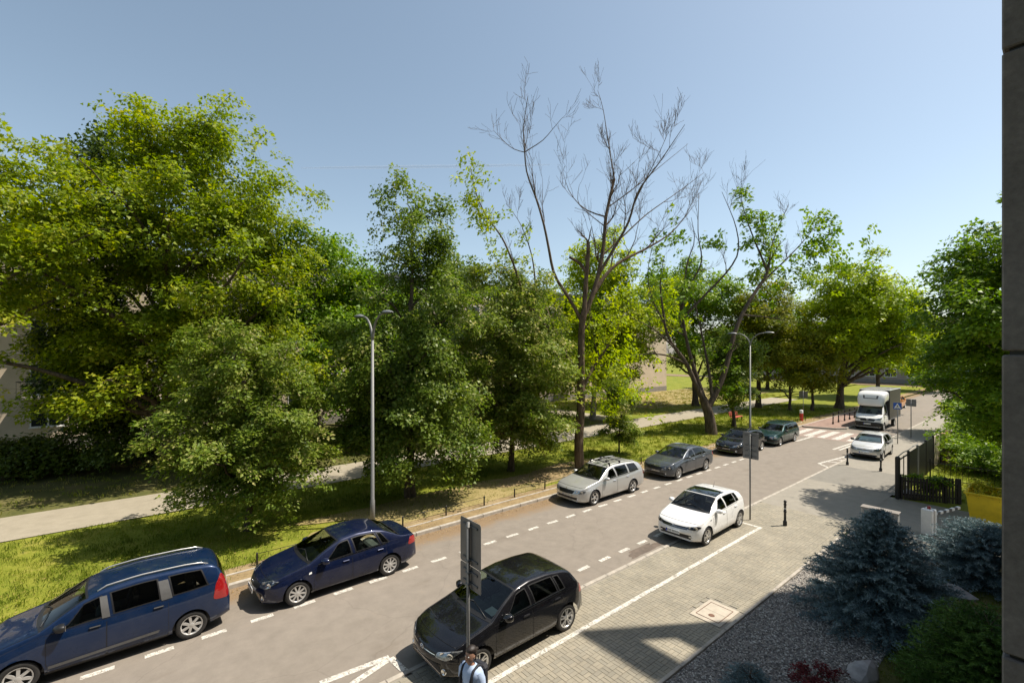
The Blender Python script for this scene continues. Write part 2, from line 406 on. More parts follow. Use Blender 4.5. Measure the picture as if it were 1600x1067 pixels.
def brick_geo(w, d):
    g = 0.0022; e = 0.005; top = 0.031; q = 0.026
    V = [(sx*(w/2-g), sy*(d/2-g), 0.0) for sx, sy in ((-1,-1),(1,-1),(1,1),(-1,1))]+[(sx*(w/2-g), sy*(d/2-g), q) for sx, sy in ((-1,-1),(1,-1),(1,1),(-1,1))]+[(sx*(w/2-g-e), sy*(d/2-g-e), top) for sx, sy in ((-1,-1),(1,-1),(1,1),(-1,1))]
    F = [(8, 9, 10, 11)]+[(4+k, 4+(k+1) % 4, 8+(k+1) % 4, 8+k) for k in range(4)]+[(k, (k+1) % 4, 4+(k+1) % 4, 4+k) for k in range(4)]
    return V, F
def vis_key(b):
    x, y = to_px((b[0]+b[1])/2, (b[2]+b[3])/2)
    return (0 if (0 < x < 1560 and y < 1066) else 1, (b[0]+b[1])/2*SU+(b[2]+b[3])/2*CU)
bricks.sort(key=vis_key)
bm_mesh = []
for w, d in ((0.2, 0.1), (0.1, 0.2)):
    V, F = brick_geo(w, d)
    for q in range(4): bm_mesh.append(np_mesh('paver', V, [np.array(F)], M['paver'], attr=np.full(12, q/3.0)))
for b in bricks[:300]:
    me = bm_mesh[(0 if b[1]-b[0] > 0.15 else 4)+random.randrange(4)]
    o = link('paver', me, pav); o.location = ((b[0]+b[1])/2, (b[2]+b[3])/2, random.uniform(-0.0015, 0.0015))
    o.rotation_euler = (random.uniform(-.008, .008), random.uniform(-.008, .008), random.uniform(-.006, .006))
VV = []; FF = []; TT = []
for k, b in enumerate(bricks[300:]):
    V, F = brick_geo(b[1]-b[0], b[3]-b[2]); V = np.array(V)
    dz = random.uniform(-0.0015, 0.0015)+V[:, 0]*random.uniform(-.008, .008)
    VV.append(V+np.array([(b[0]+b[1])/2, (b[2]+b[3])/2, 0])+np.stack([0*dz, 0*dz, dz], -1)); FF.append(np.array(F)+12*k); TT.append(np.full(12, random.random()))
o = link('paver_field', np_mesh('paver_field', np.concatenate(VV), [np.concatenate(FF)], M['paver'], attr=np.concatenate(TT)), pav); o['kind'] = 'stuff'
# manhole cover set in the paving
M['mh_con'] = mat_plain('cover_concrete', (0.42, 0.37, 0.30), 0.9, var=0.12, scale=6, bump=0.2)
M['rust'] = mat_plain('rusty_iron', (0.16, 0.085, 0.055), 0.75, 0.3, var=0.4, scale=14)
mh = empty('utility_cover', ((MH[0]+MH[1])/2, (MH[2]+MH[3])/2, 0.012)); tag(mh, 'rectangular concrete utility cover with rusty rim set in the pavers', 'utility cover')
MB().bbox(-.535, .535, -.395, .395, 0, .0215, .006).build('surround', M['mh_con'], mh)
m = MB()
for (a, b, c_, d) in ((-.40, .40, -.30, -.285), (-.40, .40, .285, .30), (-.40, -.385, -.285, .285), (.385, .40, -.285, .285)): m.box(a, b, c_, d, 0.01, .027)
m.build('rim', M['rust'], mh)
MB().bbox(-.38, -.006, -.28, .28, 0.01, .0265, .004).build('lid', M['mh_con'], mh)
MB().bbox(.0, .38, -.28, .28, 0.01, .0265, .004).build('lid', M['mh_con'], mh)
MB().lathe([(0.0, .031), (.05, .031), (.075, .029), (.082, .02)], 20, c=(-.2, -.02, 0)).build('grip_boss', M['rust'], mh)
# ---- painted markings
t = NT('road_paint')
w_ = t.noise(14, 5, 0.75); w2 = t.noise(60, 3, 0.7)
c = t.ramp(t.mix(0.4, w_, w2), [(0.36, (0.26, 0.235, 0.20)), (0.46, (0.56, 0.53, 0.47)), (0.7, (0.72, 0.69, 0.63))])
t.col(c); t.set(Roughness=0.7)
wr = t.ramp(t.mix(0.5, t.noise(9, 6, 0.8), t.noise(42, 4, 0.75)), [(0.42, (0, 0, 0)), (0.50, (1, 1, 1))])
tb = t.n('ShaderNodeBsdfTransparent'); mx = t.n('ShaderNodeMixShader'); t.l(wr, mx.inputs[0]); t.l(tb.outputs[0], mx.inputs[1]); t.l(t.b.outputs[0], mx.inputs[2]); t.l(mx.outputs[0], t.out.inputs[0])
M['paint'] = t.m
t = NT('red_road_paint')
c = t.ramp(t.noise(5, 6, 0.7), [(0.35, (0.23, 0.195, 0.165)), (0.55, (0.27, 0.19, 0.155)), (0.7, (0.24, 0.205, 0.175))])
t.col(c); t.set(Roughness=0.85); M['redpaint'] = t.m
def strip(pts, w, z, name='road_marking', mat=None):
    """a painted line along a polyline"""
    P = [Vector((a, b, 0)) for a, b in pts]; V = []; F = []
    for k, p in enumerate(P):
        d = (P[min(k+1, len(P)-1)]-P[max(k-1, 0)]).normalized(); nrm = Vector((-d.y, d.x, 0))*w/2
        V += [tuple(p+nrm+Vector((0, 0, z))), tuple(p-nrm+Vector((0, 0, z)))]
    F = [(2*k, 2*k+1, 2*k+3, 2*k+2) for k in range(len(P)-1)]
    return MB().add(V, F).build(name, mat or M['paint'], None)
marks = []
def mark(o, par=None):
    o.parent = par or road; marks.append(o); return o
for k in range(-3, 30):
    s = -0.54+1.027*k
    mark(strip([(s-.26+random.uniform(-.02, .02), 13.0), (s+.26, 13.0+random.uniform(-.01, .01))], 0.145, 0.004, 'bay_dash'))
for k in range(-1, 18):
    s = 0.55+1.027*k
    if 6 < s < 18.2: mark(strip([(s-.25, 9.62), (s+.25, 9.62)], 0.145, 0.004, 'bay_dash'))
mark(strip([(x, 7.50+0.006*math.sin(x*3)) for x in np.linspace(-1, 18.5, 40)], 0.125, 0.0355, 'bay_line'), pav)
mark(strip([(18.44, 7.57), (18.44, 8.78)], 0.12, 0.0355, 'bay_line'), pav)
mark(strip([(18.44, 8.93), (18.44, 9.55)], 0.12, 0.004, 'bay_line'))
A, B = at(500, 1067), at(608, 1026); mark(strip([A, B], 0.15, 0.004, 'hatch_line'))
A, B = at(545, 1072), at(606, 1031); mark(strip([A, B], 0.15, 0.008, 'hatch_line'))
A, B = at(610, 1028), at(668, 1080); mark(strip([A, B], 0.15, 0.012, 'hatch_line'))
for k in range(7):
    y = 9.5+k*0.95
    if y < 15: mark(strip([(41.3, y), (45.3, y)], 0.5, 0.008, 'crossing_bar'))
for (x0, x1, y0, y1) in ((40.9, 45.6, 9.0, 15.1),): 
    o = sheet('crossing_surface', x0, x1, y0, y1, 0.004, M['redpaint']); 
mark(strip([(38.2, 13.0), (41.6, 12.9)], 0.2, 0.012, 'edge_line')); mark(strip([(38.4, 13.9), (41.0, 14.0)], 0.2, 0.012, 'edge_line'))
T1, T2, T3 = at(1279, 724), at(1325, 712), at(1296, 731)
mark(strip([T1, T2], 0.14, 0.005, 'hatch_line')); mark(strip([T1, T3], 0.14, 0.009, 'hatch_line'))
for k in range(3):
    f_ = 0.25+0.25*k
    a = (T1[0]+(T2[0]-T1[0])*f_, T1[1]+(T2[1]-T1[1])*f_); mark(strip([a, (a[0]+.2, 8.95)], 0.16, 0.009, 'hatch_line'))
A, B = at(1302, 702), at(1332, 692); mark(strip([A, B], 0.16, 0.004, 'lane_line'))
A, B = at(1311, 703), at(1340, 693); mark(strip([A, B], 0.16, 0.004, 'lane_line'))
# build-out of reddish paving with kerb beside the crossing
M['redpav'] = mat_plain('red_paving', (0.25, 0.165, 0.13), 0.9, var=0.25, scale=3)
bo = MB().prism([(45.9, 14.95), (46.6, 12.9), (47.4, 12.4), (62, 12.4), (62, 15.3), (45.9, 15.3)], -0.05, 0.115).build('kerb_island', M['redpav']); bo['kind'] = 'structure'
bk = MB()
isl = [(45.75, 15.0), (46.5, 12.85), (47.35, 12.27), (62, 12.27)]
for a, b in zip(isl[:-1], isl[1:]):
    d = Vector((b[0]-a[0], b[1]-a[1], 0)); L_ = d.length; d.normalize(); q = Vector((-d.y, d.x, 0))*0.075
    nn = max(1, int(L_)); 
    for k in range(nn):
        p0 = Vector((*a, 0))+d*(L_*k/nn+.004); p1 = Vector((*a, 0))+d*(L_*(k+1)/nn-.004)
        MB().prism([tuple((p0-q)[:2]), tuple((p1-q)[:2]), tuple((p1+q)[:2]), tuple((p0+q)[:2])], -0.05, 0.13).build('kerb_stone', M['kerb'], bo)
# ---- loose stuff: gravel, grass blades, fallen leaves
def scatter_mesh(name, P, geoV, geoF, scale, rotz, tilt, mat, tint, jitter_shape=0.0):
    n = len(P); gv = np.asarray(geoV, float); k = len(gv)
    V = np.repeat(gv[None], n, 0)*scale[:, None, None]
    if jitter_shape: V = V*(1+RNG.uniform(-jitter_shape, jitter_shape, (n, k, 3)))
    ct, st = np.cos(tilt)[:, None], np.sin(tilt)[:, None]
    y = V[..., 1]*ct-V[..., 2]*st; z = V[..., 1]*st+V[..., 2]*ct; x = V[..., 0]
    c, s_ = np.cos(rotz)[:, None], np.sin(rotz)[:, None]
    V = np.stack([x*c-y*s_, x*s_+y*c, z], -1)+P[:, None, :]
    F = (np.asarray(geoF)[None]+(np.arange(n)*k)[:, None, None]).reshape(-1, len(geoF[0]))
    return np_mesh(name, V.reshape(-1, 3), [F], mat, attr=np.repeat(tint, k))
t = NT('gravel_stone'); a_ = t.n('ShaderNodeAttribute'); a_.attribute_name = 'tint'
t.col(t.ramp(a_.outputs['Fac'], [(0, (0.09, 0.085, 0.08)), (0.35, (0.26, 0.24, 0.215)), (0.7, (0.42, 0.385, 0.335)), (1, (0.62, 0.59, 0.54))])); t.set(Roughness=0.8); M['pebble'] = t.m
octV = [(1, 0, 0), (-.9, .2, 0), (0, .8, 0), (.1, -.8, 0), (0, 0, .65), (0, 0, -.6)]
octF = [(0, 2, 4), (2, 1, 4), (1, 3, 4), (3, 0, 4), (2, 0, 5), (1, 2, 5), (3, 1, 5), (0, 3, 5)]
n = 24000
P = np.stack([RNG.uniform(6.5, 20.6, n), RNG.uniform(2.6, 5.2, n), 0.036+RNG.uniform(0, .022, n)], -1)
keep = (P[:, 0] < 14.5) | (RNG.random(n) < 0.6); P = P[keep]; n = len(P)
o = link('gravel', scatter_mesh('gravel', P, octV, octF, RNG.uniform(.016, .033, n), RNG.uniform(0, 6.3, n), RNG.uniform(-.5, .5, n), M['pebble'], RNG.random(n), 0.25)); tag(o, 'pale grey gravel filling the bed beside the pavement', 'gravel', kind='stuff')
M['grass'] = mat_leaf('grass_blade', [(0, (0.075, 0.11, 0.010)), (0.4, (0.155, 0.20, 0.016)), (0.75, (0.24, 0.26, 0.028)), (1, (0.38, 0.31, 0.10))], 0.3)
blV = [(-.035, 0, 0), (.035, 0, 0), (0.02, .2, .75), (-0.05, .5, 1.0)]; blF = [(0, 1, 2, 3)]
def grass(name, label, x0, x1, y0, y1, n, z, hs, dry=0.0, excl=None, cat='grass'):
    # clumped blades
    c = np.stack([RNG.uniform(x0, x1, n//12), RNG.uniform(y0, y1, n//12)], -1)
    p = np.repeat(c, 12, 0)+RNG.normal(0, .10, (len(c)*12, 2)); hh = np.repeat(RNG.uniform(.6, 1.25, len(c)), 12)
    k = (p[:, 1] > y0) & (p[:, 1] < y1)
    if excl is not None: k &= ~excl(p)
    p = p[k]; hh = hh[k]; n = len(p)
    P = np.concatenate([p, np.full((n, 1), z)], 1)
    td = np.clip(0.35+0.25*np.sin(p[:, 0]*.9+np.cos(p[:, 1]*1.1)*2)+RNG.normal(0, .18, n)+dry, 0, 1)
    o = link(name, scatter_mesh(name, P, blV, blF, RNG.uniform(hs*.6, hs*1.3, n)*hh, RNG.uniform(0, 6.3, n), RNG.normal(0, .25, n), M['grass'], td))
    return tag(o, label, cat, kind='stuff')
bare = lambda p: ((p[:, 1] < 16.2) & (RNG.random(len(p)) < .85)) | ((p[:, 0] > 3.5) & (p[:, 0] < 19.5) & (p[:, 1] < 19.6) & (RNG.random(len(p)) < .8))
grass('verge_grass', 'short sunlit green grass on the verge beside the parked cars', -9, 22, 15.4, 23.5, 66000, 0.09, .10, 0.0, bare)
grass('verge_grass', 'grass on the verge around the far street trees', 22, 62, 15.6, 23.5, 38000, 0.09, .15, 0.12, bare)
grass('park_grass', 'sparse dry grass under the trees beyond the path', -8, 36, 27.1, 40, 15000, 0.10, .13, 0.35)
grass('park_grass', 'yellowed dry grass on the lawn by the grey block', 40, 75, 27.1, 42, 17000, 0.10, .16, 0.45)
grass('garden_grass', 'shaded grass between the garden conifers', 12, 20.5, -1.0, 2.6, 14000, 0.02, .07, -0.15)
grass('right_lawn_grass', 'sunlit lawn behind the picket fence', 28.5, 42, -6, 4.6, 22000, 0.0, .12, 0.15)
M['litter'] = mat_leaf('fallen_leaf', [(0, (0.16, 0.09, 0.035)), (0.5, (0.32, 0.20, 0.08)), (1, (0.42, 0.31, 0.13))], 0.1)
n = 9000
P = np.stack([RNG.uniform(-4, 42, n), np.where(RNG.random(n) < .45, 15.2-np.abs(RNG.normal(0, .28, n)), RNG.uniform(15.3, 19.5, n)), np.zeros(n)], -1)
P[:, 2] = np.where(P[:, 1] < 15.14, 0.006, 0.13)
P = P[(P[:, 1] < 15.12) | (P[:, 1] > 15.3)]; n = len(P)
lfV = [(-.4, 0, 0), (0, -.25, .12), (.5, 0, 0), (0, .25, .1)]
o = link('fallen_leaves', scatter_mesh('fallen_leaves', P, lfV, [(0, 1, 2, 3)], RNG.uniform(.03, .07, n), RNG.uniform(0, 6.3, n), RNG.normal(0, .2, n), M['litter'], RNG.random(n))); tag(o, 'dry brown fallen leaves along the park side kerb', 'leaf litter', kind='stuff')
# ================================================================ vehicles
def smooth_profile(pts, step=0.034, sig=1.6):
    P = np.array(pts, float); d = np.concatenate([[0], np.cumsum(np.hypot(*np.diff(P, axis=0).T))])
    n = int(d[-1]/step)+1; q = np.linspace(0, d[-1], n)
    R = np.stack([np.interp(q, d, P[:, 0]), np.interp(q, d, P[:, 1])], -1)
    k = np.exp(-0.5*(np.arange(-5, 6)/sig)**2); k /= k.sum()
    E_ = np.concatenate([2*R[0]-R[5:0:-1], R, 2*R[-1]-R[-2:-7:-1]])
    S = np.stack([np.convolve(E_[:, c], k, 'valid') for c in (0, 1)], -1)
    S[0] = R[0]; S[-1] = R[-1]; S[:, 0] = np.maximum.accumulate(S[:, 0]+np.arange(n)*1e-6)
    return S
NL, NG, NTOP = 13, 8, 12
FR_G = [0.0, .07, .2, .36, .52, .68, .82, .93, 1.0]
class Loft:
    def __init__(s, sp):
        W = sp['W']; L = sp['L']
        S = smooth_profile(sp['top']); s.xk = S[:, 0]; n = len(S)
        bx, bz = np.array(sp['belt']).T; zt = S[:, 1]
        zb = np.minimum(np.interp(s.xk, bx, bz), zt-0.035)
        sx, sz = np.array(sp.get('sill', [(0, .24), (.35, .19), (L-.5, .2), (L, .30)])).T
        zs = np.minimum(np.interp(s.xk, sx, sz), zb-0.08)
        xf, xr = sp.get('xf', .6), sp.get('xr', .5)
        a = np.clip(1-s.xk/xf, 0, 1); b = np.clip((s.xk-(L-xr))/xr, 0, 1)
        hw = W/2*(1-sp.get('kf', .26)*a**2.6-sp.get('kr', .16)*b**2.4)
        bow = np.interp(s.xk, [0, .5, sp['ws'][0], sp['ws'][1]+.3, sp['ws'][1]+.8, L-.8, L], [sp.get('bf', .17), .12, .13, .07, 0, 0, -.08])
        tum = sp.get('tum', .42)
        G = np.zeros((n, NL+NG+NTOP, 3))
        z_k = np.array([0, .08, .2, .35, .5, .64, .74, .80, .84, .88, .92, .96, 1.0])
        y_k = np.array([.86, .95, .985, .997, 1.0, .996, .988, .982, .976, .969, .960, .950, .935])
        for i in range(n):
            g = zt[i]-zb[i]; h = hw[i]
            ys = h*y_k; zz = zs[i]+(zb[i]-zs[i])*z_k
            G[i, :NL, 1] = ys; G[i, :NL, 2] = zz
            zr = zb[i]+.87*g; yr = max(ys[-1]-tum*(.87*g)-.02*min(1, g*3), .3*h)
            fr = np.array(FR_G[1:]); yy = ys[-1]+(yr-ys[-1])*fr; bulge = .035*np.sin(fr*math.pi)*min(1, g/.5)
            G[i, NL:NL+NG, 1] = yy+bulge; G[i, NL:NL+NG, 2] = zb[i]+(zr-zb[i])*fr
            th = np.linspace(0, 1, NTOP+1)[1:]
            y = yr*(1-th**1.25); nn = 2.5
            G[i, NL+NG:, 1] = y; G[i, NL+NG:, 2] = zr+(zt[i]-zr)*(1-np.clip(y/yr, 0, 1)**nn)**(1/nn)
            G[i, :, 0] = s.xk[i]+bow[i]*(G[i, :, 1]/max(h, .01))**2
        s.G = G; s.n = n; s.nh = G.shape[1]; s.zb = zb; s.hw = hw; s.zs = zs; s.sp = sp
        s.V = np.concatenate([G*np.array([1, -1, 1]), G[:, -2::-1]], 1); s.N = s.V.shape[1]
    def idx(s, x): return np.interp(x, s.xk, np.arange(s.n))
    def pt(s, i, v):
        """v runs over the half section: 0 sill .. NL-1 belt .. NL+NG-1 rail .. nh-1 centre (y>=0)"""
        i = np.clip(i, 0, s.n-1.001); v = np.clip(v, 0, s.nh-1.001); a = int(i); b = int(v); f = i-a; g = v-b
        G = s.G
        return (G[a, b]*(1-f)*(1-g)+G[a+1, b]*f*(1-g)+G[a, b+1]*(1-f)*g+G[a+1, b+1]*f*g)
    def vgreen(s, fr): return NL-1+np.interp(fr, FR_G, np.arange(NG+1))
    def faces(s):
        i = np.arange(s.n-1)[:, None]; j = np.arange(s.N-1)[None, :]; a = i*s.N+j
        return np.stack([a, a+1, a+s.N+1, a+s.N], -1)      # (n-1, N-1, 4)
def patch(lf, ia, ib, va, vb, e=0.035, off=0.005, side=1, ni=10, nv=8, full=False):
    """curved panel over the loft; returns verts, faces, border flags.  ia/ib: callables of v fraction"""
    us = None
    q = np.linspace(0, 1, nv+1)
    p0, p1 = lf.pt(ia(.5), (va+vb)/2), lf.pt(ib(.5), (va+vb)/2); Lu = max(np.linalg.norm(p1-p0), .1); eu = min(.3, e*1.25/Lu)
    p0, p1 = lf.pt((ia(.5)+ib(.5))/2, va), lf.pt((ia(.5)+ib(.5))/2, vb); Lv = max(np.linalg.norm(p1-p0), .1)*(2 if full else 1); ev = min(.3, e/Lv)
    U = np.concatenate([[0], np.linspace(eu, 1-eu, ni), [1]]); Q = np.concatenate([[0], np.linspace(ev, 1-ev, nv), [1]])
    V = []
    def sp(u, w):
        if full:
            ww = abs(w-.5)*2; v = vb+(va-vb)*ww; sg = 1 if w >= .5 else -1
        else: ww = w; v = va+(vb-va)*w; sg = side
        fr = ww if full else w
        i = ia(fr)+(ib(fr)-ia(fr))*u
        p = lf.pt(i, v); d1 = lf.pt(i+.5, v)-lf.pt(i-.5, v); d2 = lf.pt(i, v+.3)-lf.pt(i, v-.3)
        nn = np.cross(d1, d2); nn /= np.linalg.norm(nn)+1e-9
        c = p-np.array([p[0], 0, lf.sp['H']*.5])
        if np.dot(nn, c) < 0: nn = -nn
        p = p+nn*off
        return p*np.array([1, sg, 1])
    for u in U:
        for w in Q: V.append(sp(u, w))
    nu, nq = len(U), len(Q); F = []; Bd = []
    for a in range(nu-1):
        for b in range(nq-1):
            F.append((a*nq+b, (a+1)*nq+b, (a+1)*nq+b+1, a*nq+b+1)); Bd.append(1 if a in (0, nu-2) or b in (0, nq-2) else 0)
    return V, F, Bd
def in_poly(x, y, poly):
    c = False; n = len(poly)
    for k in range(n):
        x0, y0 = poly[k]; x1, y1 = poly[(k+1) % n]
        if (y0 > y) != (y1 > y) and x < (x1-x0)*(y-y0)/(y1-y0)+x0: c = not c
    return c
def round_poly(P, r=0.15, n=4):
    out = []; k = len(P)
    for i in range(k):
        a, b, c = np.array(P[i-1], float), np.array(P[i], float), np.array(P[(i+1) % k], float)
        p, q = b+(a-b)*r, b+(c-b)*r
        for t_ in np.linspace(0, 1, n): out.append(tuple((1-t_)**2*p+2*t_*(1-t_)*b+t_*t_*q))
    return out
class Proj:
    """projects outlines drawn in an orthographic view onto a body"""
    def __init__(s, V, F):
        s.bvh = BVHTree.FromPolygons([tuple(p) for p in V], [tuple(int(a) for a in f) for f in F])
    def panel(s, poly3, d, off=0.004, res=0.05, maxd=6.0):
        d = Vector(d).normalized(); e = d.cross(Vector((0, 0, 1)))
        if e.length < .1: e = Vector((1, 0, 0))
        e.normalize(); up = e.cross(d).normalized()
        P2 = [(Vector(p).dot(e), Vector(p).dot(up)) for p in poly3]
        # densify the outline
        B = []
        for k in range(len(P2)):
            a, b = np.array(P2[k]), np.array(P2[(k+1) % len(P2)]); n = max(1, int(np.linalg.norm(b-a)/res))
            for q in range(n): B.append(tuple(a+(b-a)*q/n))
        xs = [p[0] for p in B]; ys = [p[1] for p in B]; I = []
        for gx in np.arange(min(xs)+res/2, max(xs), res):
            for gy in np.arange(min(ys)+res/2, max(ys), res):
                if in_poly(gx, gy, B) and min((gx-x)**2+(gy-y)**2 for x, y in B) > (res*.35)**2: I.append((gx, gy))
        pts = [Vector(p) for p in B+I]; n = len(B)
        r = delaunay_2d_cdt(pts, [(k, (k+1) % n) for k in range(n)], [], 1, 1e-6)
        V = []; ok = []
        for p in r[0]:
            o = e*p.x+up*p.y-d*maxd
            loc, nor, _, _ = s.bvh.ray_cast(o, d)
            if loc is None: V.append((0, 0, 0)); ok.append(False)
            else:
                if nor.dot(d) > 0: nor = -nor
                V.append(tuple(loc+(nor*.6-d*.4).normalized()*off)); ok.append(True)
        F = []
        for f in r[2]:
            if all(ok[k] for k in f):
                q = [Vector(V[k]) for k in f]
                if max((q[0]-q[1]).length, (q[1]-q[2]).length, (q[2]-q[0]).length) > .35: continue
                F.append(tuple(f) if (q[1]-q[0]).cross(q[2]-q[0]).dot(d) < 0 else tuple(f)[::-1])
        return V, F
    def hit(s, p, d, off=0.0, maxd=6.0):
        d = Vector(d).normalized(); loc, nor, _, _ = s.bvh.ray_cast(Vector(p)-d*maxd, d)
        return None if loc is None else loc-d*off
def wheel_meshes(r, w, rim_r, spokes, style, rim_mat):
    ty = MB().lathe([(rim_r*.96, -w*.40), (rim_r*1.02, -w*.46), (r*.90, -w*.5), (r*.975, -w*.42), (r, -w*.25), (r, w*.25), (r*.975, w*.42), (r*.90, w*.5), (rim_r*1.02, w*.46), (rim_r*.9, w*.2), (rim_r*.85, -w*.05)], 36, axis='y').mesh('tyre', M['rubber'])
    m = MB()
    m.lathe([(rim_r*1.015, -w*.475), (rim_r*.97, -w*.485), (rim_r*.90, -w*.40), (rim_r*.86, -w*.1)], 36, axis='y')
    m.lathe([(rim_r*.88, -w*.12), (0.02, -w*.1)], 30, axis='y', m=1)
    m.lathe([(rim_r*.30, -w*.30), (rim_r*.26, -w*.42), (rim_r*.16, -w*.45), (0.001, -w*.455)], 20, axis='y')
    for k in range(spokes):
        a = 2*math.pi*k/spokes
        pair = ((-1, 1) if style == 'double' else (0,))
        for q in pair:
            aa = a+q*(.20 if style == 'double' else 0)
            w0 = rim_r*(.10 if style == 'double' else (.34 if style == 'cap' else .15)); w1 = rim_r*(.12 if style == 'double' else (.36 if style == 'cap' else .22))
            w0 *= 5/max(spokes, 5) if style != 'double' else 1; w1 *= 5/max(spokes, 5) if style != 'double' else 1
            y0, y1 = -w*.43, -w*.44
            V = []
            for (rr, ww, yy) in ((rim_r*.2, w0, y0), (rim_r*.93, w1, y1)):
                for sy in (0, w*.12):
                    for sx in (-1, 1):
                        x = rr*math.cos(aa)-sx*ww/2*math.sin(aa); z = rr*math.sin(aa)+sx*ww/2*math.cos(aa); V.append((x, yy+sy, z))
            m.add(V, [(0, 1, 5, 4), (2, 6, 7, 3), (0, 4, 6, 2), (1, 3, 7, 5), (4, 5, 7, 6), (0, 2, 3, 1)])
    return ty, m.mesh('rim', [rim_mat, M['rubber']])
def emblem(kind, size):
    m = MB(); r = size
    if kind == 'vw':
        m.lathe([(r*.86, 0), (r*.93, -.006), (r, 0)], 24, axis='x')
        for pts in ([(-.38, .74), (0, -.02), (.38, .74)], [(-.74, .3), (-.36, -.72), (0, .06), (.36, -.72), (.74, .3)]):
            m.tube([(-.004, a*r, b*r) for a, b in pts], r*.075, 5)
    elif kind == 'diamond':
        for a, b in zip([(0, 1.25), (.8, 0), (0, -1.25), (-.8, 0)], [(.8, 0), (0, -1.25), (-.8, 0), (0, 1.25)]): m.tube([(-.004, a[0]*r, a[1]*r), (-.004, b[0]*r, b[1]*r)], r*.16, 6)
    elif kind == 'oval':
        V = [(-.004, r*1.7*math.cos(a), r*.75*math.sin(a)) for a in np.linspace(0, 2*math.pi, 24, False)]; m.add(V, [tuple(range(24))[::-1]])
    elif kind == 'triple':
        for (ry, rz) in ((1.2, .8), (.45, .75)):
            m.tube([(-.004, r*ry*math.cos(a), r*rz*math.sin(a)) for a in np.linspace(0, 2*math.pi, 20)], r*.1, 5)
    else:
        m.lathe([(r*.8, 0), (r*.92, -.006), (r, 0)], 24, axis='x'); m.lathe([(0.001, -.003), (r*.45, -.004), (r*.6, 0)], 16, axis='x')
    return m
def make_car(name, label, sp, loc, rz=0.0):
    root = empty(name, loc, rz); tag(root, label, sp.get('cat', 'car'), sp.get('group'))
    lf = Loft(sp); W, L, H = sp['W'], sp['L'], sp['H']; paint = sp['paint']
    N = lf.N; F = lf.faces(); V = lf.V.copy().reshape(-1, 3)
    capF = [(k, N-1-k, N-2-k, k+1) for k in range((N-1)//2)]
    o_ = (lf.n-1)*N; capR = [(o_+k, o_+k+1, o_+N-2-k, o_+N-1-k) for k in range((N-1)//2)]
    allF = [tuple(f) for f in F.reshape(-1, 4)]+capF+capR
    pj = Proj(V, allF)
    # wheel arches
    r = sp['r']; Ra = r+sp.get('gap', .055); ax = (sp['fo'], sp['fo']+sp['wb'])
    gi = np.arange(lf.n)[:, None]+np.zeros((1, N)); gv = np.zeros((lf.n, 1))+np.arange(N)[None, :]
    low = (gv <= NL-1) | (gv >= N-NL); low = low.ravel()
    inside = np.zeros(len(V), int)
    for k, a in enumerate(ax):
        d = np.hypot(V[:, 0]-a, V[:, 2]-r); inside[(d < Ra) & low] = k+1
    dele = np.zeros(F.shape[:2], bool)
    cnt = (inside[F] > 0).sum(-1); dele |= cnt == 4
    snap = (inside > 0)
    for k, a in enumerate(ax):
        q = inside == k+1; dx = V[q, 0]-a; dz = V[q, 2]-r; d = np.hypot(dx, dz)+1e-6
        V[q, 0] = a+dx/d*Ra; V[q, 2] = np.maximum(r+dz/d*Ra, lf.zs.min())
    # glazing
    wins = []
    def clear(i0, i1, v0, v1, both=True):
        i = np.arange(lf.n-1)[:, None]; v = np.arange(N-1)[None, :]; vh = np.where(v < lf.nh-1, v, N-2-v)
        vf = (vh+.5-v0)/max(v1-v0, 1e-6)
        lo = i0(np.clip(vf, 0, 1)); hi = i1(np.clip(vf, 0, 1))
        dele[(vh >= v0-.01) & (vh+1 <= v1+.01) & (i >= lo) & (i+1 <= hi)] = True
    for (x0b, x1b, x0t, x1t, gm) in sp['side']:
        ia = lambda f_, a=x0b, b=x0t: lf.idx(a+(b-a)*f_); ib = lambda f_, a=x1b, b=x1t: lf.idx(a+(b-a)*f_)
        v0, v1 = lf.vgreen(.07), lf.vgreen(.93); clear(ia, ib, v0, v1)
        for sd in (-1, 1):
            P_, F_, B_ = patch(lf, ia, ib, v0, v1, .026, .004, sd); wins.append((P_, F_, B_, gm, 'side_window'))
    vt = NL+NG-1
    for nm, key, gm in (('windscreen', 'ws', 'glass'), ('rear_window', 'rw', sp.get('rwg', 'darkglass'))):
        x0, x1 = sp[key]
        ia = lambda f_, a=x0: lf.idx(a)+0*f_; ib = lambda f_, a=x1: lf.idx(a)+0*f_
        v0 = vt+.9; clear(ia, ib, vt+1, lf.nh-1)
        P_, F_, B_ = patch(lf, ia, ib, v0, lf.nh-1, .035, .004, 1, 12, 16, full=True); wins.append((P_, F_, B_, gm, nm))
    for (x0, x1) in sp.get('sunroof', []):
        ia = lambda f_, a=x0: lf.idx(a)+0*f_; ib = lambda f_, a=x1: lf.idx(a)+0*f_
        P_, F_, B_ = patch(lf, ia, ib, vt+1.6, lf.nh-1, .02, .005, 1, 10, 14, full=True); wins.append((P_, F_, B_, 'blackglass', 'glass_roof'))
    keep = F[~dele]
    faces = [tuple(f) for f in keep]+capF+capR
    me = bpy.data.meshes.new('body'); me.from_pydata([tuple(p) for p in V], [], faces); me.materials.append(paint)
    bm = bmesh.new(); bm.from_mesh(me); bmesh.ops.remove_doubles(bm, verts=bm.verts, dist=1e-5); bmesh.ops.delete(bm, geom=[v for v in bm.verts if not v.link_faces], context='VERTS')
    bmesh.ops.recalc_face_normals(bm, faces=bm.faces); bm.to_mesh(me); bm.free()
    me.polygons.foreach_set('use_smooth', [True]*len(me.polygons))
    link('body', me, root)
    for (P_, F_, B_, gm, nm) in wins:
        MB_ = MB(); MB_.add(P_, F_, 0, True); MB_.m = list(B_); MB_.build(nm, [M[gm], M['black']], root)
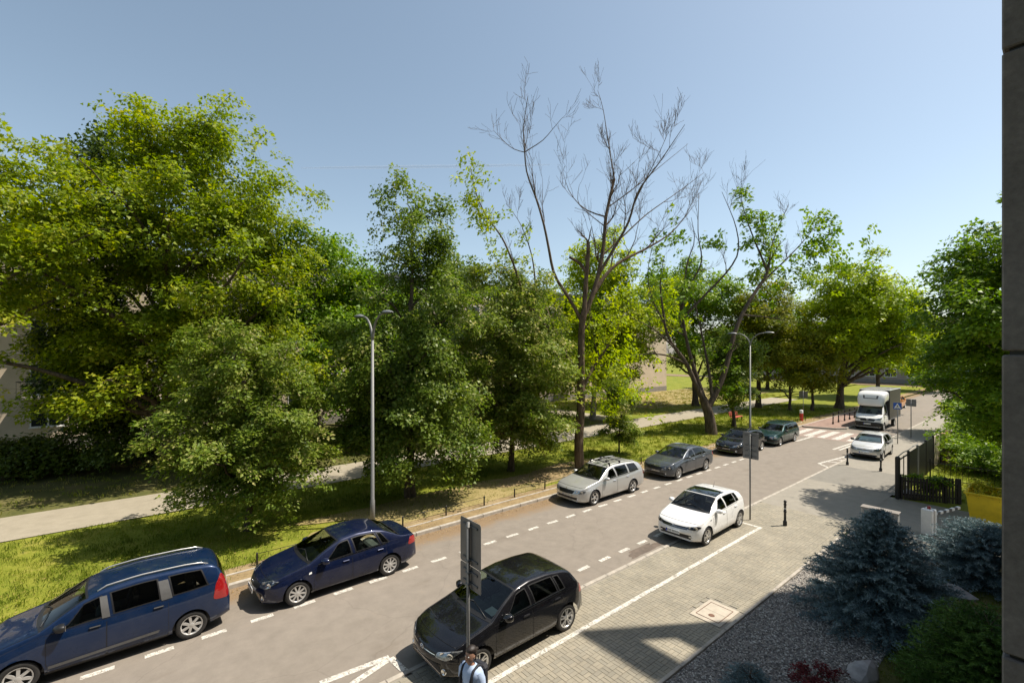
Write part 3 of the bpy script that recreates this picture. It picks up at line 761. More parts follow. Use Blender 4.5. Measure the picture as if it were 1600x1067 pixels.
    # underbody and cabin
    zf = sp.get('cabin_floor', .55)
    MB().bbox(.25, L-.25, -W*.37, W*.37, .17, zf, .05).build('underbody', M['black'], root)
    cx = sp['ws'][0]
    MB().bbox(cx-.05, cx+.62, -W*.40, W*.40, zf+.004, sp.get('dash_z', float(np.interp(cx+.3, lf.xk, lf.zb)))-.03, .09).build('dashboard', M['interior'], root)
    sx = cx+1.35
    for y in (-.36, .36):
        q = MB(); q.bbox(sx-.5, sx+.1, y-.25, y+.25, zf+.003, zf+.16, .05)
        q.add([(a+ (z_-zf)*.25, b, z_) for (a, b, z_) in [(sx, y-.23, zf+.15), (sx+.14, y-.23, zf+.15), (sx+.14, y+.23, zf+.15), (sx, y+.23, zf+.15), (sx+.02, y-.2, zf+.62), (sx+.12, y-.2, zf+.62), (sx+.12, y+.2, zf+.62), (sx+.02, y+.2, zf+.62)]], [(0,3,2,1),(4,5,6,7),(0,1,5,4),(1,2,6,5),(2,3,7,6),(3,0,4,7)])
        q.bbox(sx+.15, sx+.24, y-.12, y+.12, zf+.64, zf+.82, .04); q.build('seat', M['seatcloth'], root)
    q = MB(); q.bbox(sx+.75, sx+1.3, -W*.36, W*.36, zf+.003, zf+.15, .05); q.bbox(sx+1.2, sx+1.35, -W*.36, W*.36, zf+.15, zf+.60, .06); q.build('rear_seat', M['seatcloth'], root)
    q = MB(); wx = cx+.78; zc = sp.get('dash_z', .95)-.02
    q.tube([(wx-.06*math.sin(a)*1.2, .36+.18*math.cos(a), zc+.18*math.sin(a)) for a in np.linspace(0, 2*math.pi, 22)], .014, 6); q.build('steering_wheel', M['black'], root)
    if sp.get('paper'): MB().add([(cx+.22, -.62, zc+.075), (cx+.22, -.34, zc+.08), (cx+.44, -.34, zc+.1), (cx+.44, -.62, zc+.095)], [(0, 3, 2, 1)]).build('paper_permit', M['paper'], root)
    if sp.get('sunshade'):
        MB().add([(cx+.30, -.6, zc-.02), (cx+.30, .6, zc-.02), (cx+.75, .5, zc+.33), (cx+.75, -.5, zc+.33), (cx+.6, 0, zc+.2)], [(0, 1, 4), (1, 2, 4), (2, 3, 4), (3, 0, 4)]).build('sun_shade', M['chrome'], root)
    # rear-view mirror
    # doors, handles
    zs0 = float(lf.zs.min())
    def ext(p):
        for a in ax:
            d = math.hypot(p[0]-a, p[1]-r)
            if d < Ra+.045: p = (a+(p[0]-a)/d*(Ra+.045), r+(p[1]-r)/d*(Ra+.045))
        return p
    for k, (x0, x1) in enumerate(sp['doors']):
        zt0 = float(np.interp(x0, lf.xk, lf.zb))-.012; zt1 = float(np.interp(x1, lf.xk, lf.zb))-.012
        out = [(x0+(x1-x0)*q, zs0+.085) for q in np.linspace(.02, .98, 9)]+[(x1, zs0+.085+(zt1-zs0-.085)*q) for q in np.linspace(.05, 1, 9)]+[(x1+(x0-x1)*q, zt1+(zt0-zt1)*q) for q in np.linspace(.05, 1, 7)]+[(x0, zt0+(zs0+.085-zt0)*q) for q in np.linspace(.1, .95, 9)]
        out = [ext(p) for p in out]; cxx = (x0+x1)/2; czz = (zt0+zs0)/2
        big = [(p[0]+(.008 if p[0] > cxx else -.008), p[1]+(.006 if p[1] > czz else -.008)) for p in out]
        for sd in (-1, 1):
            dr = (0, -sd, 0); m = MB()
            
            if sp.get('cat') != 'van':
                Vp, Fp = pj.panel([(a, sd*2, b) for a, b in big], dr, .0012, .09); m.add(Vp, Fp, 1, True)
            Vp, Fp = pj.panel([(a, sd*2, b) for a, b in out], dr, .0045, .09); m.add(Vp, Fp, 0, True)
            dob = m.build('door', [paint, M['black']], root)
            hx = x1-.17; hz = float(np.interp(hx, lf.xk, lf.zb))-.10
            hp = pj.hit((hx, sd*2, hz), dr, .0)
            if hp:
                q = MB(); y0, y1 = sorted((hp.y-sd*.01, hp.y+sd*.035)); q.bbox(hx-.10, hx+.09, y0, y1, hz-.016, hz+.016, .012)
                q.build('handle', sp.get('handle', paint), dob)
    # lamps
    cd = (.75, .66)
    for sd in (-1, 1):
        d = (cd[0], -sd*cd[1], 0)
        if 'head' in sp:
            Vp, Fp = pj.panel([(a, sd*b, c_) for a, b, c_ in round_poly(sp['head'], .18, 3)], d, .004, .04); hl = MB().add(Vp, Fp, 0, True).build('headlight', sp.get('headmat', M['lamp_inner']), root)
            Vp, Fp = pj.panel([(a, sd*b, c_) for a, b, c_ in round_poly(sp['head'], .18, 3)], d, .014, .05); MB().add(Vp, Fp, 0, True).build('lens', M['lens'], hl)
            hc = np.mean(np.array(sp['head']), axis=0)
            for f_, rr in ((-.07, .062), (.10, .048)):
                e_ = Vector((d[0], d[1], 0)).normalized().cross(Vector((0, 0, 1)))
                p = Vector((hc[0], sd*hc[1], hc[2]))+e_*f_*sd
                hp = pj.hit(p, d, .005)
                if hp: 
                    q = MB(); q.lathe([(rr, 0), (rr*.9, -.004), (rr*.72, .0), (rr*.3, -.003), (.001, -.006)], 16, axis='x'); 
                    q.build('lamp_bowl', M['chrome'], hl, loc=hp, rot=(0, 0, math.atan2(d[1], d[0])))
        if 'tail' in sp:
            d2 = (-.45, -sd*.9, 0)
            Vp, Fp = pj.panel([(a, sd*b, c_) for a, b, c_ in round_poly(sp['tail'], .2, 3)], d2, .006, .05); MB().add(Vp, Fp, 0, True).build('tail_light', M['redlens'], root)
        if 'fog' in sp:
            y, z, rr = sp['fog']; hp = pj.hit((0, sd*y, z), (1, 0, 0), .006)
            if hp: MB().lathe([(rr*1.25, .012), (rr*1.2, -.01), (rr, -.012), (rr*.95, 0), (rr*.5, .004), (.001, -.004)], 18, axis='x').build('fog_lamp', M['chrome'], root, loc=hp, rot=(0, 0, -sd*.35))
        # mirror
        mx, mz = sp['mirror']; hp = pj.hit((mx, sd*2, mz-.02), (0, -sd, 0))
        if hp:
            q = MB(); yb = hp.y
            prof = [(.0, .02), (.045, .075), (.06, .095), (.065, .10), (.05, .085)]
            n_ = 12; Vm = []; xs_ = (-.085, -.06, 0, .05, .075)
            for (xx, k_) in zip(xs_, (.35, .8, 1.0, 1.0, .9)):
                for a in np.linspace(0, 2*math.pi, n_, False):
                    Vm.append((mx+xx+.02*math.cos(a), yb+sd*(.125+.105*k_*math.cos(a)*abs(math.cos(a))**-.35 if abs(math.cos(a)) > .05 else .125), mz+.02+.072*k_*math.sin(a)*max(abs(math.sin(a)), .05)**-.3))
            Fm = [tuple(range(n_)), tuple(range(4*n_, 5*n_))[::-1]]+[(a*n_+b, (a+1)*n_+b, (a+1)*n_+(b+1) % n_, a*n_+(b+1) % n_) for a in range(4) for b in range(n_)]
            q.add(Vm, Fm, 0, True)
            q.tube([(mx, yb-sd*.02, mz-.05), (mx, yb+sd*.05, mz-.02), (mx, yb+sd*.1, mz)], .022, 6, 1)
            mo = q.build('mirror', [sp.get('mirrormat', paint), M['black']], root)
            MB().box(mx+.094, mx+.099, min(yb+sd*.05, yb+sd*.2), max(yb+sd*.05, yb+sd*.2), mz-.035, mz+.075).build('mirror_glass', M['chrome'], mo)
    # front details drawn in front view: (name, material, polygon (y,z), offset)
    for (nm, mt, poly, off) in sp.get('front', []):
        Vp, Fp = pj.panel([(0, y, z) for y, z in poly], (1, 0, 0), off, .05)
        MB().add(Vp, Fp, 0, True).build(nm, mt, root)
    for (nm, mt, poly, off) in sp.get('sidebits', []):
        for sd in (-1, 1):
            Vp, Fp = pj.panel([(x, sd*2, z) for x, z in poly], (0, -sd, 0), off, .06); MB().add(Vp, Fp, 0, True).build(nm, mt, root)
    if 'plate' in sp:
        txt, pz = sp['plate']; hp = pj.hit((0, 0, pz), (1, 0, 0), .018)
        pl = MB().bbox(-.006, .006, -.26, .26, -.057, .057, .003).build('number_plate', M['plate'], root, loc=hp, rot=(0, math.radians(sp.get('ptilt', 6)), 0))
        MB().box(-.008, -.0065, .21, .255, -.052, .052).build('plate_band', M['plateblue'], pl)
        tm = text_mesh(txt, .10, M['ink'], .0005)
        link('plate_lettering', tm, pl, (-.008, -.02, 0), (math.radians(90), 0, math.radians(-90)))
    if 'emblem' in sp:
        kd, sz, ez = sp['emblem']; hp = pj.hit((0, 0, ez), (1, 0, 0), .012); emblem(kd, sz).build('emblem', M['chrome'], root, loc=hp)
    # hood shut line, wipers
    hx0, hx1 = sp.get('hood', (.28, cx-.02))
    for sd in (-1, 1):
        pts = [(lf.pt(lf.idx(hx0+(hx1-hx0)*q), NL+NG-.2)*np.array([1, sd, 1]))+np.array([0, 0, .003]) for q in np.linspace(0, 1, 14)]
        MB().tube(pts, .0045, 4).build('hood_seam', M['black'], root)
        w0 = lf.pt(lf.idx(cx+.02), NL+NG+2.5+(3 if sd > 0 else 0))*np.array([1, sd, 1]); 
        w1 = lf.pt(lf.idx(cx+.16), NL+NG+(9.5 if sd > 0 else 9))*np.array([1, -.1*sd, 1])
        MB().tube([w0+np.array([-.03, 0, .012]), (w0+w1)/2+np.array([-.01, 0, .03]), w1+np.array([0, 0, .02])], .009, 5).build('wiper', M['black'], root)
    pts = [lf.pt(lf.idx(hx0), v)*np.array([1, sg, 1])+np.array([-.002, 0, .004]) for sg, vs_ in ((-1, np.linspace(NL+NG-.2, lf.nh-1.01, 9)), (1, np.linspace(lf.nh-1.01, NL+NG-.2, 9))) for v in vs_]
    MB().tube(pts, .0045, 4).build('hood_seam', M['black'], root)
    # cowl
    c0, c1 = cx-.045, cx+.004
    P_, F_, B_ = patch(lf, lambda f_: lf.idx(c0)+0*f_, lambda f_: lf.idx(c1)+0*f_, vt+1.0, lf.nh-1, .01, .006, 1, 3, 14, full=True); MB().add(P_, F_, 0, True).build('cowl', M['black'], root)
    # wheels
    ty, ri = wheel_meshes(r, .205, sp['rim_r'], sp['spokes'], sp['style'], sp.get('rimmat', M['alloy']))
    for a in ax:
        for sd in (-1, 1):
            w = empty('wheel', (a, sd*(W/2-.125), r)); w.parent = root; w.rotation_euler = (0, random.uniform(0, 1.2), 0 if sd < 0 else math.pi)
            link('tyre', ty, w); link('rim', ri, w)
    if sp.get('rails'):
        x0, x1, mt = sp['rails']
        for sd in (-1, 1):
            pts = [lf.pt(lf.idx(x), NL+NG+1.6)*np.array([1, sd, 1])+np.array([0, 0, .045 if .02 < q < .98 else .0]) for q, x in zip(np.linspace(0, 1, 14), np.linspace(x0, x1, 14))]
            MB().tube(pts, .017, 8).build('roof_rail', mt, root)
    if sp.get('rack'):
        for x in sp['rack']:
            e_ = lf.pt(lf.idx(x), NL+NG+1.6); zz = H+.075
            q = MB(); q.tube([(x, -e_[1]-.03, zz), (x, e_[1]+.03, zz)], .02, 8)
            for sd in (-1, 1): q.bbox(x-.05, x+.05, sd*e_[1]-.03, sd*e_[1]+.03, e_[2]-.0, zz, .01)
            q.build('roof_bar', M['black'], root)
        xa, xb = sp['rack']
        for y in (-.38, .05):
            q = MB(); q.tube([(xa-.25, y, H+.115), (xb+.35, y, H+.115)], .018, 6); q.bbox(xa-.02, xa+.16, y-.05, y+.06, H+.09, H+.16, .012); q.tube([(xa+.1, y, H+.12), (xa+.28, y+.2, H+.16)], .013, 6)
            q.build('bike_carrier', M['black'], root)
    if sp.get('antenna'):
        x = sp['antenna']; p = lf.pt(lf.idx(x), lf.nh-1.01); MB().tube([(x, 0, p[2]-.01), (x+.05, 0, p[2]+.03), (x+.13, 0, p[2]+.2)], [.018, .008, .005], 6).build('antenna', M['black'], root)
    return root, lf, pj
M['blackglass'] = mat_plain('black_glass', (0.006, 0.007, 0.008), 0.04, var=0.05, coat=1.0)
P_NAVY = mat_paint('navy_paint', (0.004, 0.009, 0.036), 0.25, 0.30, 0.025)
P_BLUE = mat_paint('blue_paint', (0.004, 0.018, 0.060), 0.25, 0.30, 0.03)
P_BLACK = mat_paint('black_paint', (0.006, 0.006, 0.008), 0.25, 0.25, 0.012)
P_SILVER = mat_paint('silver_paint', (0.50, 0.50, 0.485), 0.55, 0.36, 0.12)
P_GREY = mat_paint('graphite_paint', (0.075, 0.083, 0.095), 0.5, 0.32, 0.03)
P_WHITE = mat_paint('white_car_paint', (0.80, 0.80, 0.79), 0.0, 0.30, 0.06)
P_GREEN = mat_paint('green_paint', (0.012, 0.045, 0.045), 0.4, 0.32, 0.03)
P_SILV2 = mat_paint('pale_silver_paint', (0.60, 0.60, 0.585), 0.4, 0.36, 0.12)
DK = M['black']
def sym(pts): return [(y, z) for y, z in pts]+[(-y, z) for y, z in reversed(pts)]
GRP = 'cars parked along the street'
# ---- dark blue people carrier
sp = dict(L=4.50, W=1.76, H=1.66, wb=2.81, fo=.83, r=.315, rim_r=.215, spokes=7, style='cap', rimmat=M['hubcap'], paint=P_BLUE, group=GRP,
  top=[(0, .52), (.03, .66), (.12, .80), (.35, .92), (.80, 1.03), (1.02, 1.08), (1.35, 1.28), (1.72, 1.50), (2.05, 1.60), (2.7, 1.655), (3.5, 1.64), (4.05, 1.585), (4.22, 1.50), (4.34, 1.25), (4.42, 1.0), (4.48, .8), (4.5, .6)],
  belt=[(0, .70), (1.0, 1.0), (2.2, 1.03), (3.6, 1.08), (4.2, 1.13), (4.5, 1.0)], ws=(1.06, 1.80), rw=(4.20, 4.37), tum=.30,
  side=[(1.30, 2.08, 1.72, 2.02, 'glass'), (2.20, 3.08, 2.14, 3.02, 'darkglass'), (3.28, 4.02, 3.20, 3.86, 'darkglass')],
  doors=[(1.22, 2.13), (2.15, 3.20)], head=[(.10, .45, .68), (.18, .74, .70), (.46, .83, .86), (.34, .66, .86), (.16, .42, .78)],
  tail=[(4.05, .86, .78), (4.40, .74, .72), (4.42, .70, 1.12), (4.22, .72, 1.34), (4.10, .80, 1.1)], mirror=(1.42, 1.10), mirrormat=DK, handle=DK, cabin_floor=.62, dash_z=1.02,
  front=[('grille', DK, sym([(.52, .62), (.50, .74), (0.001, .75)]), .004), ('lower_grille', DK, sym([(.55, .32), (.5, .46), (0.001, .46)]), .004)], plate=('WY 5843K', .52), emblem=('round', .05, .68),
  sidebits=[('pillar_trim', M['greytrim'], [(2.07, 1.04), (2.20, 1.04), (2.14, 1.46), (2.02, 1.46)], .007), ('pillar_trim', M['greytrim'], [(3.08, 1.07), (3.28, 1.08), (3.20, 1.48), (3.02, 1.48)], .007),
            ('door_moulding', M['greytrim'], [(1.25, .34), (3.02, .40), (3.05, .46), (1.25, .40)], .012), ('sill_trim', DK, [(1.2, .20), (3.2, .20), (3.2, .29), (1.2, .27)], .008)],
  rails=(1.95, 4.0, M['alloy']))
make_car('parked_car', 'dark blue people carrier with silver roof rails, nearest the left edge', sp, (-1.72-.83, 13.12+.86, 0))
# ---- navy saloon
sp = dict(L=4.54, W=1.76, H=1.47, wb=2.60, fo=.95, r=.315, rim_r=.215, spokes=9, style='cap', rimmat=M['hubcap'], paint=P_NAVY, group=GRP,
  top=[(0, .46), (.03, .60), (.14, .71), (.5, .84), (1.02, .95), (1.18, .99), (1.62, 1.21), (2.10, 1.41), (2.6, 1.465), (3.1, 1.44), (3.42, 1.36), (3.92, 1.10), (4.05, 1.07), (4.38, 1.05), (4.49, .97), (4.54, .65)],
  belt=[(0, .62), (1.1, .90), (2.2, .93), (3.6, .985), (4.3, .99), (4.54, .9)], ws=(1.20, 2.05), rw=(3.42, 3.92), rwg='glass', tum=.40,
  side=[(1.48, 2.38, 2.02, 2.30, 'glass'), (2.47, 3.28, 2.39, 3.12, 'glass'), (3.31, 3.58, 3.15, 3.30, 'glass')],
  doors=[(1.36, 2.40), (2.42, 3.42)], head=[(.12, .44, .60), (.20, .72, .60), (.52, .82, .76), (.36, .68, .77), (.16, .45, .70)],
  tail=[(4.12, .86, .78), (4.45, .70, .78), (4.46, .66, .98), (4.2, .8, .99)], mirror=(1.62, .985), cabin_floor=.50, dash_z=.93,
  front=[('grille', DK, sym([(.42, .56), (.46, .67), (0.001, .68)]), .004), ('lower_grille', DK, sym([(.50, .28), (.42, .42), (0.001, .42)]), .004)], plate=('WH 71C4', .47), emblem=('triple', .05, .63), fog=(.60, .36, .05), handle=P_NAVY,
  sidebits=[('mud_flap', M['greytrim'], [(1.30, .13), (1.36, .13), (1.36, .30), (1.30, .28)], .01), ('side_repeater', M['paper'], [(1.22, .74), (1.30, .75), (1.30, .80), (1.24, .79)], .008), ('chrome_strip', M['chrome'], [(1.48, .915), (3.5, .985), (3.5, 1.0), (1.48, .93)], .007)])
make_car('parked_car', 'dark navy saloon with silver wheel covers, parked by the street lamp', sp, (3.40-.95, 13.02+.86, 0))
# ---- black hatchback
hatch = dict(L=4.20, W=1.79, H=1.48, wb=2.578, fo=.88, r=.318, rim_r=.225, spokes=5, style='double', paint=P_BLACK, group=GRP,
  top=[(0, .48), (.03, .62), (.13, .73), (.5, .86), (.98, .96), (1.14, 1.0), (1.55, 1.22), (2.0, 1.42), (2.4, 1.478), (3.0, 1.462), (3.55, 1.39), (3.72, 1.33), (3.94, 1.03), (4.10, .92), (4.17, .78), (4.20, .52)],
  belt=[(0, .64), (1.1, .93), (2.2, .96), (3.4, 1.01), (3.9, 1.03), (4.2, .9)], ws=(1.16, 1.98), rw=(3.70, 3.95), tum=.40,
  side=[(1.42, 2.30, 1.95, 2.22, 'glass'), (2.40, 3.20, 2.32, 3.08, 'darkglass'), (3.23, 3.44, 3.11, 3.30, 'darkglass')],
  doors=[(1.30, 2.33), (2.35, 3.30)], head=[(.11, .42, .58), (.18, .70, .57), (.52, .84, .74), (.38, .70, .75), (.15, .44, .67)],
  tail=[(3.86, .86, .80), (4.12, .74, .78), (4.12, .72, .98), (3.95, .82, 1.0)], mirror=(1.56, 1.02), cabin_floor=.52, dash_z=.95,
  front=[('grille', DK, sym([(.42, .565), (.44, .645), (0.001, .65)]), .004), ('grille_strip', M['chrome'], sym([(.42, .607), (.42, .616), (0.001, .618)]), .009), ('lower_grille', DK, sym([(.52, .27), (.48, .385), (0.001, .385)]), .004), ('lip_strip', M['chrome'], sym([(.53, .262), (.53, .270), (0.001, .272)]), .01), ('fog_surround', DK, [(.56, .29), (.78, .30), (.74, .42), (.56, .40)], .005), ('fog_surround', DK, [(-.56, .29), (-.56, .40), (-.74, .42), (-.78, .30)], .005)],
  plate=('WJ 6JJTW', .46), emblem=('vw', .062, .615), fog=(.64, .35, .05), handle=P_BLACK, paper=True)
hatch['sidebits'] = [('chrome_strip', M['chrome'], [(1.45, .955), (3.40, 1.03), (3.40, 1.04), (1.45, .965)], .007)]
make_car('parked_car', 'black hatchback with double spoke alloys and white paper on its dashboard', hatch, (5.50-.88, 7.70+.87, 0.015))
# ---- white hatchback with dark glass roof
sp = dict(hatch); sp.update(L=4.05, W=1.75, H=1.45, wb=2.564, fo=.80, paint=P_WHITE, spokes=5, style='double',
  top=[(0, .48), (.03, .62), (.12, .73), (.48, .86), (.92, .97), (1.06, 1.01), (1.45, 1.22), (1.88, 1.40), (2.25, 1.448), (2.9, 1.435), (3.42, 1.375), (3.60, 1.31), (3.82, 1.02), (3.95, .92), (4.02, .78), (4.05, .52)],
  ws=(1.08, 1.86), sunroof=[(1.90, 2.62)], rw=(3.58, 3.83), side=[(1.34, 2.20, 1.84, 2.12, 'darkglass'), (2.29, 3.08, 2.21, 2.95, 'darkglass'), (3.11, 3.34, 2.98, 3.18, 'darkglass')],
  belt=[(0, .64), (1.0, .93), (2.1, .965), (3.3, 1.02), (3.8, 1.03), (4.05, .9)], doors=[(1.22, 2.22), (2.24, 3.16)],
  head=[(.10, .42, .63), (.16, .72, .61), (.48, .82, .70), (.36, .70, .74), (.14, .42, .69)], headmat=mat_plain('dark_headlamp', (0.09, 0.09, 0.10), 0.3, 0.5, var=.6, scale=30),
  tail=[(3.76, .85, .80), (3.98, .74, .78), (3.98, .72, .95), (3.82, .80, .96)], mirror=(1.50, 1.02), paper=False, plate=('WE 499YH', .48), emblem=('vw', .06, .66), fog=None, antenna=2.95, rails=None,
  front=[('grille', DK, sym([(.46, .60), (.50, .69), (0.001, .685)]), .004), ('grille_strip', M['chrome'], sym([(.48, .632), (.48, .640), (0.001, .640)]), .009), ('lower_grille', DK, sym([(.57, .28), (.58, .43), (.4, .41), (0.001, .39)]), .004), ('fog_lamp', M['lamp_inner'], [(.50, .33), (.62, .335), (.62, .385), (.5, .38)], .010), ('fog_lamp', M['lamp_inner'], [(-.50, .33), (-.5, .38), (-.62, .385), (-.62, .335)], .010)],
  sidebits=[('side_badge', DK, [(1.00, .80), (1.10, .81), (1.10, .83), (1.0, .82)], .006)])
sp.pop('fog'); sp['handle'] = P_WHITE
make_car('parked_car', 'white hatchback with dark glass roof parked on the paved bay', sp, (15.36-.80, 7.96+.86, 0.010), 0.02)
# ---- silver estate with roof carriers
sp = dict(L=4.84, W=1.82, H=1.50, wb=2.761, fo=.96, r=.325, rim_r=.225, spokes=5, style='five', paint=P_SILVER, group=GRP,
  top=[(0, .50), (.03, .64), (.12, .75), (.5, .87), (1.10, .97), (1.27, 1.0), (1.70, 1.22), (2.15, 1.42), (2.6, 1.49), (3.4, 1.485), (4.15, 1.43), (4.40, 1.35), (4.62, 1.05), (4.75, .93), (4.82, .78), (4.84, .52)],
  belt=[(0, .64), (1.2, .92), (2.3, .95), (3.8, .99), (4.5, 1.02), (4.84, .9)], ws=(1.29, 2.12), rw=(4.38, 4.62), tum=.40,
  side=[(1.58, 2.46, 2.10, 2.38, 'glass'), (2.56, 3.40, 2.48, 3.34, 'darkglass'), (3.50, 4.22, 3.44, 4.02, 'darkglass')],
  doors=[(1.45, 2.50), (2.52, 3.48)], head=[(.11, .46, .58), (.18, .72, .57), (.46, .86, .69), (.34, .72, .72), (.14, .46, .70)], headmat=M['lamp_inner'],
  tail=[(4.50, .87, .80), (4.74, .74, .78), (4.74, .72, .98), (4.55, .82, 1.0)], mirror=(1.70, 1.01), cabin_floor=.52, dash_z=.94,
  front=[('grille', DK, sym([(.38, .55), (.46, .69), (0.001, .71)]), .006), ('lower_grille', DK, sym([(.57, .29), (.58, .40), (.4, .385), (0.001, .385)]), .004)], plate=('WI 2903M', .46), emblem=('round', .04, .735), fog=(.60, .345, .035), handle=M['chrome'],
  rails=(2.1, 4.2, M['alloy']), rack=(2.35, 3.10), sidebits=[('chrome_strip', M['chrome'], [(1.6, .935), (4.2, 1.0), (4.2, 1.012), (1.6, .947)], .007)])
make_car('parked_car', 'silver estate car with black carriers on its roof bars', sp, (15.62-.96, 13.22+.89, 0))
# ---- graphite liftback
sp = dict(sp); sp.update(L=4.86, W=1.86, H=1.47, wb=2.841, fo=.93, paint=P_GREY, spokes=9, style='five', rails=None, rack=None,
  top=[(0, .50), (.03, .64), (.12, .75), (.5, .87), (1.14, .96), (1.34, .99), (1.80, 1.21), (2.28, 1.40), (2.75, 1.466), (3.2, 1.45), (3.65, 1.36), (4.30, 1.12), (4.55, 1.06), (4.74, 1.03), (4.81, .9), (4.86, .55)],
  ws=(1.36, 2.22), rw=(3.62, 4.28), rwg='glass', side=[(1.66, 2.56, 2.18, 2.48, 'glass'), (2.66, 3.46, 2.57, 3.30, 'darkglass'), (3.49, 3.82, 3.33, 3.50, 'darkglass')],
  belt=[(0, .64), (1.2, .90), (2.3, .94), (3.8, .985), (4.5, 1.0), (4.86, .9)], doors=[(1.52, 2.60), (2.62, 3.62)],
  head=[(.11, .48, .60), (.18, .74, .59), (.44, .88, .68), (.34, .74, .70), (.14, .48, .68)], headmat=mat_plain('smoky_headlamp', (0.12, 0.12, 0.13), 0.3, 0.5, var=.6, scale=30),
  tail=[(4.40, .89, .80), (4.74, .76, .80), (4.74, .74, .96), (4.45, .84, .97)], mirror=(1.78, 1.0), plate=('WX 8041N', .46), emblem=('round', .04, .72),
  front=[('grille', DK, sym([(.40, .53), (.47, .69), (0.001, .70)]), .006), ('grille_frame', M['chrome'], sym([(.47, .69), (.47, .70), (0.001, .712)]), .009), ('lower_grille', DK, sym([(.59, .28), (.60, .37), (.4, .36), (0.001, .36)]), .004)])
make_car('parked_car', 'graphite grey liftback parked behind the silver estate', sp, (22.2-.93, 13.10+.90, 0))
# ---- black hatchback behind the sign
sp = dict(hatch); sp.update(paper=False, plate=('WF 3320', .46), emblem=('round', .05, .63), spokes=5, style='five')
make_car('parked_car', 'black hatchback half hidden behind the back of the street sign', sp, (29.8-.3, 13.3+.87, 0))
# ---- dark green boxy estate
sp = dict(L=4.72, W=1.76, H=1.45, wb=2.664, fo=.92, r=.31, rim_r=.205, spokes=5, style='five', paint=P_GREEN, group=GRP, bf=.08, kf=.16, kr=.08,
  top=[(0, .50), (.02, .66), (.08, .77), (.4, .86), (1.2, .94), (1.38, .97), (1.75, 1.18), (2.12, 1.37), (2.5, 1.435), (3.4, 1.45), (4.2, 1.43), (4.42, 1.40), (4.58, 1.05), (4.64, .92), (4.70, .75), (4.72, .5)],
  belt=[(0, .68), (1.2, .89), (2.3, .92), (4.4, .95), (4.72, .9)], ws=(1.40, 2.10), rw=(4.42, 4.60), tum=.32,
  side=[(1.62, 2.42, 2.08, 2.36, 'glass'), (2.52, 3.34, 2.46, 3.30, 'darkglass'), (3.44, 4.36, 3.40, 4.24, 'darkglass')],
  doors=[(1.50, 2.46), (2.48, 3.40)], head=[(.07, .44, .58), (.10, .74, .58), (.30, .83, .62), (.28, .80, .72), (.08, .44, .73)],
  tail=[(4.5, .85, .75), (4.66, .78, .75), (4.62, .74, 1.3), (4.5, .8, 1.3)], mirror=(1.74, .97), mirrormat=DK, cabin_floor=.52, dash_z=.90,
  front=[('grille', DK, sym([(.34, .56), (.36, .71), (0.001, .715)]), .005), ('bumper_strip', DK, sym([(.76, .36), (.78, .50), (.4, .50), (0.001, .50)]), .01)], plate=('WB 7713A', .43), emblem=('round', .035, .64), handle=DK,
  sidebits=[('sill_trim', M['greytrim'], [(1.3, .22), (3.3, .22), (3.3, .34), (1.3, .34)], .009), ('bumper_trim', DK, [(.1, .36), (.55, .36), (.55, .5), (.1, .5)], .008)], rails=(2.2, 4.2, DK))
make_car('parked_car', 'dark green boxy estate car with grey sills beside the crossing', sp, (35.45-.92, 13.05+.86, 0))
# ---- small silver hatchback
sp = dict(hatch); sp.update(L=3.92, W=1.68, H=1.45, wb=2.486, fo=.76, paint=P_SILV2, spokes=7, style='cap', rimmat=M['hubcap'], r=.295, rim_r=.20,
  top=[(0, .46), (.03, .60), (.12, .72), (.45, .86), (.82, .95), (.96, .99), (1.34, 1.22), (1.74, 1.41), (2.1, 1.455), (2.8, 1.44), (3.32, 1.38), (3.48, 1.32), (3.68, 1.02), (3.82, .92), (3.89, .78), (3.92, .5)],
  ws=(.98, 1.72), rw=(3.46, 3.70), side=[(1.22, 2.10, 1.70, 2.02, 'glass'), (2.2, 2.95, 2.12, 2.82, 'glass'), (2.99, 3.2, 2.86, 3.05, 'glass')], doors=[(1.12, 2.13), (2.15, 3.02)],
  belt=[(0, .62), (.9, .92), (2.0, .95), (3.3, 1.0), (3.7, 1.02), (3.92, .9)], head=[(.12, .42, .58), (.2, .68, .57), (.5, .78, .70), (.38, .68, .78), (.16, .46, .70)],
  tail=[(3.6, .80, .85), (3.82, .68, .82), (3.70, .66, 1.25), (3.6, .72, 1.25)], mirror=(1.38, 1.0), mirrormat=DK, paper=False, sunshade=True, plate=('WN 2847Y', .46), emblem=('oval', .04, .66), handle=DK,
  front=[('grille', DK, sym([(.36, .60), (.40, .64), (0.001, .645)]), .005), ('lower_grille', DK, sym([(.62, .24), (.64, .35), (.3, .345), (0.001, .345)]), .005)], sidebits=[])
sp.pop('fog')
make_car('parked_car', 'small pale silver hatchback with a sun shade, parked between two bollards', sp, (35.55-.76, 7.25+.83, 0.03), 0.03)
sp = dict(hatch); sp.update(paint=mat_paint('orange_paint', (0.55, 0.20, 0.02), 0.0, 0.35, 0.08), paper=False, plate=('WA 5120', .46), emblem=('round', .05, .63), handle=DK)
make_car('parked_car', 'orange car just showing behind the rear of the box van', sp, (67.0, 12.35+.9, 0))
